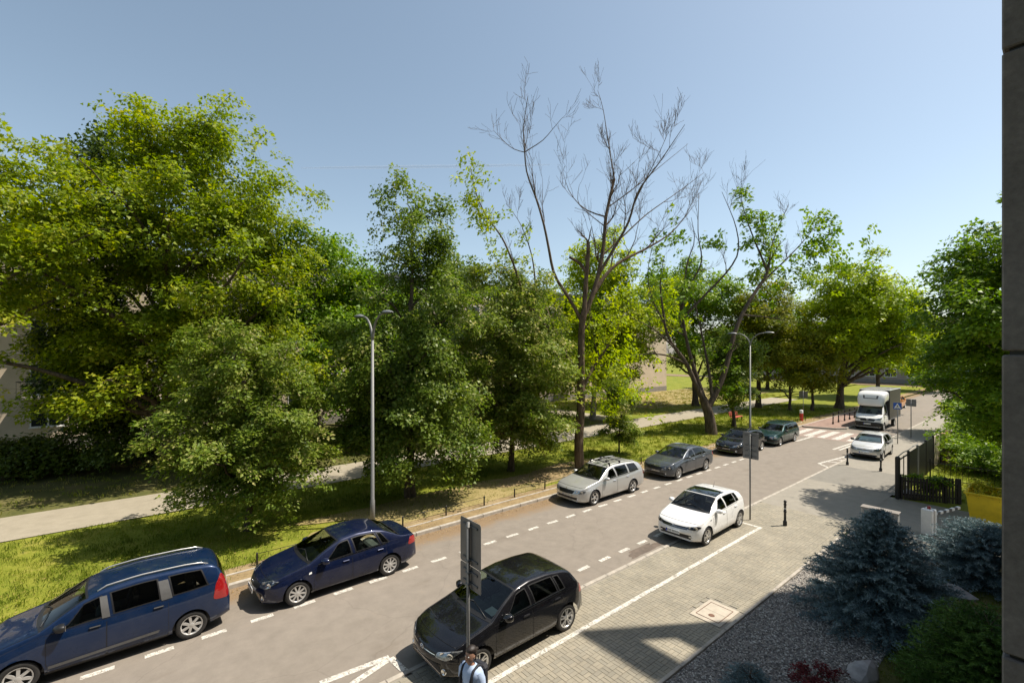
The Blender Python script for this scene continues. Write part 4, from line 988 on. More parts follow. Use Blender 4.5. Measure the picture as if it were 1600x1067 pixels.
# ---- white box van
VANW = mat_paint('van_white', (0.78, 0.78, 0.76), 0.0, 0.35, 0.10)
M['boxside'] = mat_plain('box_side', (0.035, 0.03, 0.028), 0.5, var=0.2, scale=2)
sp = dict(L=2.35, W=2.0, H=2.35, wb=8, fo=.88, r=.34, rim_r=.22, spokes=8, style='cap', rimmat=M['hubcap'], paint=VANW, cat='van', bf=.14, kf=.16, kr=.0, xr=.1, gap=.07,
  top=[(0, .55), (.03, .80), (.10, 1.05), (.35, 1.22), (.62, 1.33), (.95, 1.75), (1.35, 2.18), (1.6, 2.32), (1.9, 2.36), (2.33, 2.36), (2.35, 2.2)],
  belt=[(0, .95), (.6, 1.20), (1.2, 1.22), (2.35, 1.22)], ws=(.66, 1.38), rw=(2.336, 2.34), tum=.12, sill=[(0, .30), (.4, .28), (2.35, .30)],
  side=[(1.02, 2.02, 1.36, 2.0, 'glass')], doors=[(1.40, 2.14)], head=[(.10, .52, .92), (.20, .82, .92), (.5, .96, 1.12), (.36, .84, 1.12), (.14, .55, 1.02)],
  mirror=(1.10, 1.35), mirrormat=DK, cabin_floor=.75, dash_z=1.28, handle=DK,
  front=[('grille', DK, sym([(.46, .80), (.56, .98), (.2, 1.02), (0.001, .98)]), .006), ('bumper', DK, sym([(.84, .33), (.86, .72), (.5, .74), (0.001, .76)]), .01)], plate=('WGM 4412', .58), emblem=('diamond', .085, .93),
  sidebits=[('bumper_end', DK, [(.12, .33), (.50, .33), (.50, .62), (.12, .72)], .008), ('sill_trim', DK, [(1.3, .3), (2.3, .3), (2.3, .42), (1.3, .42)], .008)])
van, lf, pj = make_car('box_van', 'white box van with black cargo sides driving over the crossing', sp, (49.0-.88, 9.97+1.0, 0))
for o in list(van.children):      # only the front axle belongs to the cab loft
    if o.name.startswith('wheel') and o.location.x > 5:
        for ch in list(o.children): bpy.data.objects.remove(ch)
        bpy.data.objects.remove(o)
    elif o.name.startswith(('rear_window', 'rear_seat')): bpy.data.objects.remove(o)
ty, ri = wheel_meshes(.34, .22, .22, 8, 'cap', M['hubcap'])
for sd in (-1, 1):
    w = empty('wheel', (4.62, sd*.86, .34)); w.parent = van; w.rotation_euler = (0, .3, 0 if sd < 0 else math.pi); link('tyre', ty, w); link('rim', ri, w)
MB().bbox(2.2, 6.2, -.45, .45, .42, .78, .02).build('chassis', M['black'], van)
MB().bbox(2.30, 6.35, -1.06, 1.06, .80, 3.30, .02).build('cargo_box', M['boxside'], van)
MB().bbox(2.28, 6.37, -1.075, 1.075, 3.302, 3.36, .02).build('box_roof', VANW, van)
for sd in (-1, 1):
    MB().bbox(2.28, 2.36, sd*1.055-.02, sd*1.055+.02, .78, 3.30, .01).build('box_post', M['black'], van)
    MB().bbox(2.28, 6.36, sd*1.065-.015, sd*1.065+.015, .76, .86, .01).build('box_rail', M['greytrim'], van)
# sleeper pod over the cab
P_ = []
for (x, zb_, zt_, hw_) in ((.98, 2.02, 2.30, .78), (1.02, 1.98, 2.55, .88), (1.15, 2.02, 2.95, .95), (1.40, 2.2, 3.16, .99), (1.8, 2.3, 3.25, 1.02), (2.28, 2.3, 3.28, 1.04)):
    ring = []
    for a in np.linspace(0, 2*math.pi, 28, False):
        ca, sa = math.cos(a), math.sin(a); k_ = 0.42
        ring.append((x, hw_*math.copysign(abs(ca)**k_, ca), (zb_+zt_)/2+(zt_-zb_)/2*math.copysign(abs(sa)**k_, sa)))
    P_.append(ring)
Vv = [p for r_ in P_ for p in r_]; Fv = [(a*28+b, a*28+(b+1) % 28, (a+1)*28+(b+1) % 28, (a+1)*28+b) for a in range(5) for b in range(28)]+[tuple(range(28))[::-1]]
pod = MB().add(Vv, Fv, 0, True).build('sleeper_pod', VANW, van)
pp = Proj(Vv, Fv)
Vp, Fp = pp.panel([(0, y, z) for y, z in sym([(.50, 2.62), (.56, 2.90), (.001, 2.90)])], (1, 0, 0), .006, .08); MB().add(Vp, Fp, 0, True).build('pod_recess', M['greytrim'], pod)
Vp, Fp = pp.panel([(0, y, z) for y, z in sym([(.40, 2.68), (.42, 2.91), (.001, 2.91)])], (1, 0, 0), .012, .08); MB().add(Vp, Fp, 0, True).build('pod_panel', VANW, pod)
# ================================================================ buildings
M['plaster'] = mat_plain('plaster', (0.52, 0.43, 0.32), 0.9, var=0.10, scale=0.8, bump=0.15)
M['plaster2'] = mat_plain('grey_plaster', (0.33, 0.27, 0.23), 0.9, var=0.10, scale=0.8, bump=0.15)
M['plinth'] = mat_plain('plinth', (0.22, 0.20, 0.18), 0.9, var=0.15, scale=2)
M['pvc'] = mat_plain('window_frame', (0.72, 0.71, 0.69), 0.4, var=0.04)
M['pane'] = mat_plain('window_pane', (0.025, 0.03, 0.035), 0.05, var=0.3, scale=2, coat=1.0)
M['curtain'] = mat_plain('curtain', (0.55, 0.55, 0.53), 0.9, var=0.15)
M['roofing'] = mat_plain('roofing', (0.08, 0.08, 0.08), 0.9)
t = NT('concrete_cladding')
c = t.ramp(t.mix(0.5, t.noise(2.5, 7, 0.7), t.noise(28, 5, 0.8)), [(0.32, (0.10, 0.088, 0.08)), (0.52, (0.17, 0.15, 0.137)), (0.68, (0.24, 0.215, 0.195))])
t.col(c); t.set(Roughness=0.9); t.bump(t.noise(45, 5, 0.8), 0.5, 0.004); M['cladding'] = t.m
def window(parent, x, y, z0, w, h, face, frame_me, pane_me):
    """face: rotation about z; window plane faces local -y"""
    f_ = link('window', frame_me, parent, (x, y, z0), (0, 0, face)); link('pane', pane_me, f_); return f_
def win_meshes(w, h, split=True):
    m = MB(); b = .07
    for (a0, a1, c0, c1) in ((0, w, 0, b), (0, w, h-b, h), (0, b, b, h-b), (w-b, w, b, h-b))+(((w/2-.045, w/2+.045, b, h-b),) if split else ()): m.box(a0, a1, -.035, .06, c0, c1)
    m.box(-.06, w+.06, -.10, .02, -.05, -.002)
    p = MB().box(.03, w-.03, -.012, .012, .03, h-.03)
    return m.mesh('window', M['pvc']), p.mesh('pane', M['pane'])
# long block behind the park trees
bl = empty('apartment_block', (-14, 43.0, 0)); tag(bl, 'long beige apartment block behind the park trees', 'building')
wl = MB().box(0, 83, 0, 11, .9, 14.0).build('wall', M['plaster'], bl)
MB().box(-.03, 83.03, -.03, 11.03, -.1, .9).build('plinth', M['plinth'], bl)
MB().bbox(-.25, 83.25, -.3, 11.3, 14.0, 14.3, .03).build('roof', M['roofing'], bl)
fm, pm = win_meshes(1.7, 1.5); dm_, dp_ = win_meshes(1.6, 2.1)
for fl in range(5):
    zf = 1.1+2.85*fl-.2
    for k in range(22):
        xx = 2.7+k*3.1
        if xx > 69: continue
        door = (k % 4 == 2) and fl > 0
        if door:
            window(bl, xx, 0, zf+.1, 1.6, 2.1, 0, dm_, dp_)
            bsl = MB().box(-.5, 2.2, -1.2, -.002, -.12, .0).build('balcony', M['plinth'], bl, loc=(xx, 0, zf+.05))
            r_ = MB(); r_.tube([(-.45, -1.15, 1.0), (2.15, -1.15, 1.0)], .025, 6)
            r_.build('top_rail', M['blackmetal'], bsl)
            for q in range(14): MB().tube([(-.45+.2*q, -1.15, 0), (-.45+.2*q, -1.15, 1.0)], .010, 4).build('baluster', M['blackmetal'], bsl)
        else: window(bl, xx, 0, zf+.85, 1.7, 1.5, 0, fm, pm)
# block closing the street
fb = empty('apartment_block', (122, 0, 0)); tag(fb, 'distant grey brown block with white windows closing the street', 'building')
MB().box(0, 12, -30, 60, 0, 13.0).build('wall', M['plaster2'], fb)
MB().bbox(-.3, 12.3, -30.3, 60.3, 13.0, 13.35, .03).build('roof', M['roofing'], fb)
MB().box(-.06, -.004, -30, 60, 0, .8).build('plinth', M['plinth'], fb)
fm2, pm2 = win_meshes(2.0, 1.7)
for fl in range(4):
    for k in range(16):
        yy = 50-k*3.6
        if -14 < yy < 46: window(fb, 0, yy, 1.3+fl*2.95, 2.0, 1.7, -math.pi/2, fm2, pm2)
MB().bbox(-.10, -.004, 17.5, 19.5, .05, 2.6, .01).build('entrance_door', M['blackmetal'], fb)
# the house the picture is taken from
ob = empty('viewer_house', (0, 0, 0)); tag(ob, 'brown grey concrete clad wall edge at the right border', 'building')
MB().box(3.08, 21.7, -12, 0.0, -.1, 16.8).build('wall', M['cladding'], ob)
MB().box(-16, 3.075, -12, -.45, -.1, 16.8).build('wall', M['cladding'], ob)
zc0 = 6.75-1.175*5-.82
for k in range(15):
    z0 = 6.75+1.175*(k-6); z1 = z0+1.175-.016
    if z1 > 17: break
    z0 = max(z0, 0.0)
    if z1 < .1: continue
    MB().bbox(2.62, 3.07, -.44, .17, z0, z1, .006).build('cladding_panel', M['cladding'], ob)
MB().box(2.64, 3.06, -.42, .15, 0, 16.8).build('pier_core', M['blackmetal'], ob)
w_ = MB(); 
w_.box(18.28, 18.48, -1.31, -.9, 14.0, 21.0); w_.box(18.28, 18.48, .27, .80, 14.0, 21.0); w_.box(18.28, 18.48, -.9, .27, 14.0, 17.6); w_.box(18.28, 18.48, -.9, .27, 19.4, 21.0)
w_.build('terrace_screen', M['cladding'], ob)
MB().box(18.5, 21.5, -9, -1.4, 16.81, 20.6).build('penthouse', M['cladding'], ob)
fm3, pm3 = win_meshes(1.6, 1.5)
for fl in range(5):
    for x in (4.2, 8.4, 12.6, 16.8): window(ob, x+1.6, 0, 1.2+fl*3.2, 1.6, 1.5, math.pi, fm3, pm3)
# ================================================================ street furniture
def street_lamp(label, x, y, rz=0.0):
    r_ = empty('street_lamp', (x, y, .08), rz); tag(r_, label, 'street lamp', 'double arm street lamps')
    m = MB(); m.tube([(0, 0, 0), (0, 0, 1.0), (0, 0, 1.02), (0, 0, 7.15)], [.095, .09, .075, .052], 14); m.lathe([(.16, 0), (.16, .03), (.10, .06)], 14)
    m.build('post', M['galv'], r_)
    for sd in (-1, 1):
        a = MB(); pts = [(0, sd*(.02+1.0*q**1.8), 7.1+.92*math.sin(q*math.pi/2)) for q in np.linspace(0, 1, 12)]; a.tube(pts, np.linspace(.05, .035, 12), 10); ar = a.build('arm', M['galv'], r_)
        h = MB(); V = []; n_ = 16
        prof = [(-.02, .03, .0), (.08, .10, .07), (.25, .17, .11), (.45, .18, .105), (.62, .12, .07), (.72, .03, .02)]
        for (yy, ww, hh) in prof:
            for a_ in np.linspace(0, math.pi, n_): V.append((ww*math.cos(a_), sd*(.95+yy), 8.02+hh*math.sin(a_)))
        F_ = [(i*n_+j, i*n_+j+1, (i+1)*n_+j+1, (i+1)*n_+j) for i in range(5) for j in range(n_-1)]
        h.add(V, F_, 0, True); ho = h.build('lamp_head', M['lamp_shell'], ar)
        h = MB(); V = []
        for (yy, ww, hh) in prof:
            for a_ in np.linspace(0, math.pi, n_): V.append((ww*.97*math.cos(a_), sd*(.95+yy), 8.018-hh*.45*math.sin(a_)))
        h.add(V, F_, 0, True); h.build('diffuser', M['lamp_glass'], ar)
    return r_
M['lamp_shell'] = mat_plain('lamp_shell', (0.20, 0.205, 0.21), 0.4, 0.3)
M['lamp_glass'] = mat_plain('lamp_glass', (0.06, 0.06, 0.055), 0.15, coat=0.5)
x, y = at(582, 826); street_lamp('tall grey double arm street lamp beside the navy saloon', x, y)
x, y = at(1172, 684); street_lamp('double arm street lamp beyond the black and green cars', x, y, .15)
def sign_post(label, x, y, z0, top, plates, w=.6, rz=0.0, cat='street sign', face=None):
    r_ = empty('street_sign', (x, y, z0), rz); tag(r_, label, cat)
    MB().tube([(0, 0, 0), (0, 0, top)], .030, 12).build('post', M['galv'], r_)
    for (za, zb_) in plates:
        m = MB(); P_ = round_poly([(-w/2, za), (w/2, za), (w/2, zb_), (-w/2, zb_)], .06, 4)
        m.prism(P_, -.052, -.048, axis='x')
        pl = m.build('sign_plate', M['signback'], r_)
        e_ = MB(); e_.tube([(-.05, a, b) for a, b in P_+P_[:1]], .006, 5); e_.build('plate_rim', M['galv'], pl)
        for zz in (za+.10, zb_-.10):
            MB().bbox(-.048, -.03, -w*.36, w*.36, zz-.02, zz+.02, .004).build('bracket', M['greytrim'], pl)
            MB().bbox(-.047, .04, -.05, .05, zz-.017, zz+.017, .006).build('clamp', M['galv'], pl)
        if face: face(pl, za, zb_, w)
    return r_
# both near signs show their backs; plates face down the street (+x)
r_ = sign_post('tall street sign seen from behind, rising in front of the black hatchback', 4.64, 6.85, .03, 3.66, [(2.46, 2.86), (2.88, 3.68)], .63, math.pi)
r_ = sign_post('grey street sign seen from behind, standing behind the white hatchback', *at(1172, 813), .03, 3.40, [(2.42, 2.84), (2.86, 3.46)], .60, math.pi)
M['signblue'] = mat_plain('sign_blue', (0.01, 0.09, 0.42), 0.4, var=0.05)
def ped_face(pl, za, zb_, w):
    c = (za+zb_)/2; h = zb_-za
    MB().prism(round_poly([(-w/2+.01, za+.01), (w/2-.01, za+.01), (w/2-.01, zb_-.01), (-w/2+.01, zb_-.01)], .06), -.056, -.0525, axis='x').build('blue_field', M['signblue'], pl)
    MB().prism([(-w*.40, c-h*.36), (w*.40, c-h*.36), (0, c+h*.40)], -.059, -.0565, axis='x').build('white_triangle', M['whitepaint'], pl)
    m = MB(); m.tube([(-.060, .0, c-h*.05), (-.060, .01, c+h*.10)], .022, 6); m.lathe([(.001, -.064), (.018, -.062), (.02, -.058)], 10, axis='x', c=(0, .01, c+h*.18))
    for a, b in ((-.06, -.30), (.07, -.30), (-.05, -.02), (.06, -.02)): m.tube([(-.060, .0, c-h*.06 if b < -.1 else c+h*.06), (-.060, a, c+h*b)], .011, 5)
    for q in range(4): m.box(-.063, -.0595, -.13+.075*q, -.10+.075*q, c-h*.36+.005, c-h*.30)
    m.build('walking_figure', M['ink'], pl)
sign_post('blue pedestrian crossing sign on a thin post near the box van', *at(1402.5, 694), .03, 2.98, [(2.50, 2.98)], .48, 0, face=ped_face)
sign_post('small grey sign back on a post beside the dark tree', *at(1423.5, 684), .03, 2.98, [(2.42, 2.96)], .60, math.pi)
sign_post('grey sign back standing behind the red and white marker post', *at(1255, 656), .09, 2.75, [(2.05, 2.7)], .75, math.pi)
def bollard(label, x, y, z=.03, h=.98):
    r_ = empty('bollard', (x, y, z), random.uniform(0, 3)); r_.rotation_euler = (random.uniform(-.02, .02), random.uniform(-.02, .02), random.uniform(0, 3)); tag(r_, label, 'bollard', 'black iron bollards')
    m = MB(); m.lathe([(.072, 0), (.072, .16), (.06, .18), (.044, .20), (.044, h*.52), (.056, h*.53), (.056, h*.57), (.044, h*.58), (.042, h*.80), (.054, h*.81), (.054, h*.84), (.040, h*.86), (.040, h*.91), (.056, h*.925), (.05, h*.97), (.028, h), (.001, h)], 16)
    m.build('shaft', M['blackmetal'], r_)
    MB().lathe([(.0451, h*.66), (.0455, h*.665), (.0455, h*.69), (.0451, h*.695)], 16).build('band', M['whitepaint'], r_)
    return r_
bollard('black iron bollard standing alone on the pavement behind the white hatchback', *at(1226.5, 822))
bollard('black bollard at the street side front corner of the small silver hatchback', *at(1324, 727))
bollard('black bollard at the house side front corner of the small silver hatchback', *at(1376, 737))
for k, (px, py) in enumerate(((1301.5, 664.5), (1310.2, 661.5), (1319.6, 659.3), (1327.5, 657), (1335, 654.5))):
    bollard(['nearest of the row of bollards on the red paved corner by the crossing', 'second bollard from the crossing in the row on the red paved corner', 'middle bollard of the row on the red paved corner', 'fourth bollard from the crossing on the red paved corner', 'bollard of the red paved corner closest to the box van'][k], *at(px, py), .12, 1.05)
# red and white marker
x, y = at(1252, 659); r_ = empty('marker_post', (x, y, .09)); tag(r_, 'thick red and white marker post on the verge near the crossing', 'marker post')
M['redpaint2'] = mat_plain('red_marker', (0.55, 0.035, 0.02), 0.5)
MB().lathe([(.15, 0), (.15, .72), (.15, .725)], 16).build('red_part', M['redpaint2'], r_); MB().lathe([(.15, .726), (.15, 1.0), (.13, 1.03), (.001, 1.05)], 16).build('white_part', M['whitepaint'], r_)
# low hoop fence along the park-side kerb
def low_fence(x0, n, label):
    r_ = empty('low_fence', (x0, 16.05, .10)); tag(r_, label, 'low fence', 'low black fences along the verge')
    L_ = 1.9
    for k in range(n+1):
        MB().bbox(k*L_-.025, k*L_+.025, -.025, .025, -.05, .40, .006).build('post', M['blackmetal'], r_)
    for k in range(n):
        MB().tube([(k*L_+.02, 0, .36), (k*L_+L_-.02, 0, .36)], .010, 5).build('rail', M['blackmetal'], r_)
low_fence(3.0, 1, 'low black metal fence by the bonnet of the navy saloon')
low_fence(7.9, 2, 'low black metal fence behind the navy saloon, in tree shade')
low_fence(13.4, 2, 'low black metal fence by the silver estate')
low_fence(19.3, 3, 'low black metal fence between silver estate and graphite liftback')
low_fence(40.0, 5, 'low black metal fence near the red and white marker')
# red bench in the park
x, y = at(1150, 660); r_ = empty('park_bench', (x, y, .1), .05); tag(r_, 'red slatted park bench facing the path', 'bench')
M['redwood'] = mat_plain('red_wood', (0.36, 0.06, 0.035), 0.6, var=0.2)
for k in range(4): MB().bbox(-.95, .95, -.28+.12*k, -.18+.12*k, .43, .47, .008).build('seat_slat', M['redwood'], r_)
for k in range(3): MB().bbox(-.95, .95, .22+.03*k, .26+.03*k, .56+.14*k, .67+.14*k, .008).build('back_slat', M['redwood'], r_)
for sx in (-.7, .7):
    m = MB(); m.bbox(sx-.03, sx+.03, -.25, -.19, 0, .43, .005); m.bbox(sx-.03, sx+.03, .14, .20, 0, .43, .005); m.tube([(sx, .17, .4), (sx, .29, .97)], .025, 6); m.build('leg', M['blackmetal'], r_)
# ---- entrance: picket fence, street fence, bar fence
M['darkwood'] = mat_plain('dark_wood', (0.030, 0.022, 0.017), 0.7, var=0.35, scale=12)
M['beigepanel'] = mat_plain('beige_panel', (0.46, 0.38, 0.29), 0.8)
M['brickwall'] = mat_plain('brick_panel', (0.30, 0.17, 0.115), 0.9, var=0.2, scale=5)
pa, pb = Vector((26.95, 4.9, 0)), Vector((28.0, 3.05, 0)); L_ = (pb-pa).length
r_ = empty('picket_fence', pa, math.atan2(pb.y-pa.y, pb.x-pa.x)); tag(r_, 'dark wooden picket fence beside the driveway entrance', 'fence')
for k in range(19):
    x = .05+k*(L_-.1)/18
    h = 1.02 if k < 15 else 1.12
    MB().prism([(x-.036, .03), (x+.036, .03), (x+.036, h+random.uniform(-.015, .015)), (x, h+.03), (x-.036, h)], -.012, .012, axis='y').build('picket', M['darkwood'], r_)
for z in (.25, .85): MB().bbox(0, L_, .014, .055, z-.035, z+.035, .004).build('rail', M['darkwood'], r_)
for x in (0.0, L_*.78, L_): MB().bbox(x-.06, x+.06, .06, .17, -.05, 1.12, .01).build('post', M['darkwood'], r_)
r_ = empty('street_fence', (26.9, 5.0, 0)); tag(r_, 'tall dark slatted gate and fence running along the pavement edge', 'fence')
MB().bbox(-.09, .09, -.09, .09, 0, 1.95, .05).build('gate_post', M['blackmetal'], r_)
for k in range(5):
    x0 = .15+k*2.1; mt = M['blackmetal'] if k < 2 else (M['beigepanel'] if k == 3 else M['darkwood'])
    for q in range(9):
        if (k == 0 and q in (0, 4, 8)) or k in (1, 2, 3): MB().bbox(x0+.10+q*.21, x0+.22+q*.21, -.02, .0, .08, 1.82, .004).build('slat', M['blackmetal'], r_)
    if k == 4: MB().bbox(x0+.08, x0+1.98, -.03, .01, .08, 1.82, .004).build('panel', M['beigepanel'], r_)
    for z in (.2, 1.72): MB().bbox(x0+.02, x0+2.06, .005, .045, z-.03, z+.03, .004).build('rail', M['blackmetal'], r_)
    MB().bbox(x0+2.02, x0+2.10, -.05, .05, 0, 1.9, .006).build('post', M['galv'] if k == 1 else M['blackmetal'], r_)
for k in range(2): MB().tube([(.1+2.1*k, 0, 1.93), (1.1+2.1*k, 0, 1.98), (2.2+2.1*k, 0, 1.93)], .022, 6).build('top_tube', M['galv'], r_)
r_ = empty('brick_wall', (37.6, 4.85, 0)); tag(r_, 'low red brown brick wall end past the street fence', 'wall')
for row in range(9):
    for k in range(7): MB().bbox(.26*k+(.13 if row % 2 else 0), .26*k+.25+(.13 if row % 2 else 0), -.12, .12, row*.2, row*.2+.192, .008).build('brick', M['brickwall'], r_)
MB().box(.05, 1.9, -.11, .11, 0, 1.78).build('mortar', M['plinth'], r_)
r_ = empty('bar_fence', (32.1, 4.75, 0), -math.pi/2); tag(r_, 'thin black metal bar fence across the sunlit lawn', 'fence')
for k in range(38):
    MB().tube([(.22*k, 0, .0), (.22*k, 0, 1.06), (.22*k, 0, 1.12)], [.010, .010, .002], 5).build('bar', M['blackmetal'], r_)
for z in (.15, .95): MB().bbox(0, 8.2, -.012, .012, z-.015, z+.015, .003).build('rail', M['blackmetal'], r_)
for k in (0, 15, 30): MB().bbox(.22*k+.08, .22*k+.14, -.03, .03, 0, 1.15, .006).build('post', M['blackmetal'], r_)
# ---- barrier machine and boom
x, y = at(1451, 836); r_ = empty('barrier', (x, y, .02), -.28); tag(r_, 'white parking barrier machine with red lamp and striped boom', 'barrier')
MB().bbox(-.17, -.01, -.17, .17, 0, .95, .03).build('housing', M['whitepaint'], r_); MB().bbox(.03, .19, -.17, .17, 0, .95, .03).build('housing', M['whitepaint'], r_)
MB().bbox(-.015, .035, -.15, .15, 0, .93, .004).build('red_strip', M['rust'], r_)
MB().lathe([(.055, .95), (.055, 1.02), (.04, 1.05), (.001, 1.06)], 14, c=(.02, 0, 0)).build('warning_lamp', M['redlens'], r_)
bo_ = MB().bbox(.18, .30, -.08, .08, .60, .78, .02).build('pivot', M['blackmetal'], r_)
for k in range(9):
    MB().bbox(.30+.2*k, .30+.2*(k+1)-.002, -.05, .05, .66, .76, .012).build('boom_white' if k % 2 == 0 else 'boom_grey', M['whitepaint'] if k % 2 == 0 else M['greytrim'], bo_)
# ---- yellow skip heaped with cuttings
M['yellow'] = mat_plain('yellow_skip', (0.78, 0.56, 0.015), 0.5, var=0.15, scale=3)
r_ = empty('waste_skip', (25.45, 2.62, .02), -math.pi/2); tag(r_, 'yellow waste skip heaped with green cuttings behind the barrier', 'skip')
V = [(.12, -.0, 0), (3.2, -.0, 0), (3.2, 1.5, 0), (.12, 1.5, 0), (0, -.10, 1.15), (3.35, -.10, 1.15), (3.35, 1.6, 1.15), (0, 1.6, 1.15)]
MB().add(V, [(0, 3, 2, 1), (0, 1, 5, 4), (1, 2, 6, 5), (2, 3, 7, 6), (3, 0, 4, 7)]).build('tub', M['yellow'], r_)
for k in range(4): MB().add([(.5+.8*k, -.005, .0), (.56+.8*k, -.005, 0), (.5+.8*k+.06, -.105, 1.1), (.5+.8*k, -.105, 1.1), (.5+.8*k, -.06, 0), (.56+.8*k, -.06, 0), (.56+.8*k, -.15, 1.1), (.5+.8*k, -.15, 1.1)], [(4, 5, 6, 7), (0, 4, 7, 3), (1, 2, 6, 5), (0, 1, 5, 4), (3, 7, 6, 2)]).build('rib', M['yellow'], r_) if k else None
m = MB()
for (a, b) in (((-.02, -.12), (3.37, -.12)), ((3.37, -.12), (3.37, 1.62)), ((3.37, 1.62), (-.02, 1.62)), ((-.02, 1.62), (-.02, -.12))): m.tube([(*a, 1.15), (*b, 1.15)], .045, 8)
m.build('rim', M['yellow'], r_)
M['orange'] = mat_plain('orange_label', (0.55, 0.12, 0.01), 0.5)
lb = MB().bbox(.62, 1.02, -.072, -.062, .52, .84, .004).build('label_plate', M['orange'], r_)
lb.rotation_euler = (-.087, 0, 0); lb.location = (0, .0, 0)
lb2 = link('lettering', text_mesh('fin', .24, M['whitepaint'], .001), lb, (.82, -.0745, .69), (math.radians(90), 0, 0))
MB().box(.70, .94, -.075, -.0725, .57, .585).build('underline', M['whitepaint'], lb)
# ---- grey meter cabinet
r_ = empty('cabinet', (20.72, 3.85, .02)); tag(r_, 'grey metal cabinet partly hidden behind the tall blue spruce', 'cabinet')
M['cabgrey'] = mat_plain('cabinet_grey', (0.30, 0.30, 0.29), 0.5, 0.1)
MB().bbox(0, .32, 0, 1.05, 0, .98, .012).build('case', M['cabgrey'], r_); MB().bbox(-.03, .35, -.03, 1.08, .982, 1.02, .01).build('lid', M['plinth'], r_)
for k in (0, 1): MB().bbox(-.012, -.001, .03+.505*k, .51+.505*k, .08, .93, .004).build('door', M['cabgrey'], r_)
# ---- garden rocks
M['rock'] = mat_plain('rock', (0.34, 0.32, 0.31), 0.85, var=0.35, scale=3, bump=0.6, bscale=12)
def rock(label, x, y, z, sx, sy, sz, seed):
    bm = bmesh.new(); bmesh.ops.create_icosphere(bm, subdivisions=2, radius=1.0); rr = random.Random(seed)
    pl = [(Vector((rr.uniform(-1, 1), rr.uniform(-1, 1), rr.uniform(-.6, 1))).normalized(), rr.uniform(.55, .85)) for _ in range(9)]
    for v in bm.verts:
        for n_, d_ in pl:
            q = v.co.dot(n_)-d_
            if q > 0: v.co -= n_*q
        v.co *= 1+rr.uniform(-.04, .04); v.co = Vector((v.co.x*sx, v.co.y*sy, v.co.z*sz))
    me = bpy.data.meshes.new('boulder'); bm.to_mesh(me); bm.free(); me.materials.append(M['rock'])
    o = link('boulder', me, None, (x, y, z), (0, 0, seed)); tag(o, label, 'boulder'); return o
x, y = at(1348, 1058); rock('pale angular boulder beside the red shrub', x, y, .12, .42, .28, .28, 3)
x, y = at(1497, 932); rock('boulder on the shaded grass behind the tall blue spruce', x, y, .10, .42, .30, .22, 5)
x, y = at(1424, 778); rock('dark boulder at the foot of the picket fence', x, y, .12, .5, .35, .3, 8)
# ================================================================ person walking on the pavement
M['skin'] = mat_plain('skin', (0.36, 0.20, 0.135), 0.5, var=0.08)
M['hair'] = mat_plain('hair', (0.022, 0.015, 0.012), 0.5, var=0.3, scale=60, bump=0.4, bscale=120)
M['shirt'] = mat_plain('pale_blue_shirt', (0.40, 0.50, 0.68), 0.8, var=0.08, scale=10, bump=0.3, bscale=25)
M['trousers'] = mat_plain('trousers', (0.05, 0.055, 0.075), 0.85)
M['strap'] = mat_plain('strap', (0.012, 0.013, 0.02), 0.7)
def ring_loft(rings, n=16, cap=True):
    """rings: (centre, rx, ry, power)"""
    V = []
    for (c, rx, ry, p) in rings:
        for a in np.linspace(0, 2*math.pi, n, False):
            ca, sa = math.cos(a), math.sin(a); V.append((c[0]+rx*math.copysign(abs(ca)**p, ca), c[1]+ry*math.copysign(abs(sa)**p, sa), c[2]))
    F = [(i*n+j, i*n+(j+1) % n, (i+1)*n+(j+1) % n, (i+1)*n+j) for i in range(len(rings)-1) for j in range(n)]
    if cap: F += [tuple(range(n))[::-1], tuple(range(len(V)-n, len(V)))]
    return V, F
def skin_body(name, verts, edges, radii, mat, parent, sub=2):
    me = bpy.data.meshes.new(name); me.from_pydata(verts, edges, [])
    o = bpy.data.objects.new(name, me); COL.objects.link(o)
    md = o.modifiers.new('s', 'SKIN'); md.use_smooth_shade = True
    for i, r in enumerate(radii): me.skin_vertices[0].data[i].radius = (r, r) if not isinstance(r, tuple) else r
    me.skin_vertices[0].data[0].use_root = True
    sb = o.modifiers.new('u', 'SUBSURF'); sb.levels = sub; sb.render_levels = sub
    bpy.context.view_layer.update()
    m2 = bpy.data.meshes.new_from_object(o.evaluated_get(bpy.context.evaluated_depsgraph_get()))
    bpy.data.objects.remove(o); bpy.data.meshes.remove(me)
    m2.materials.clear(); m2.materials.append(mat); m2.polygons.foreach_set('use_smooth', [True]*len(m2.polygons))
    return link(name, m2, parent)
px_, py_ = at(737, 1020, 1.70)
PR = empty('person', (px_, py_, .03), math.radians(192)); tag(PR, 'dark haired person in pale blue top with dark backpack straps walking past', 'person')
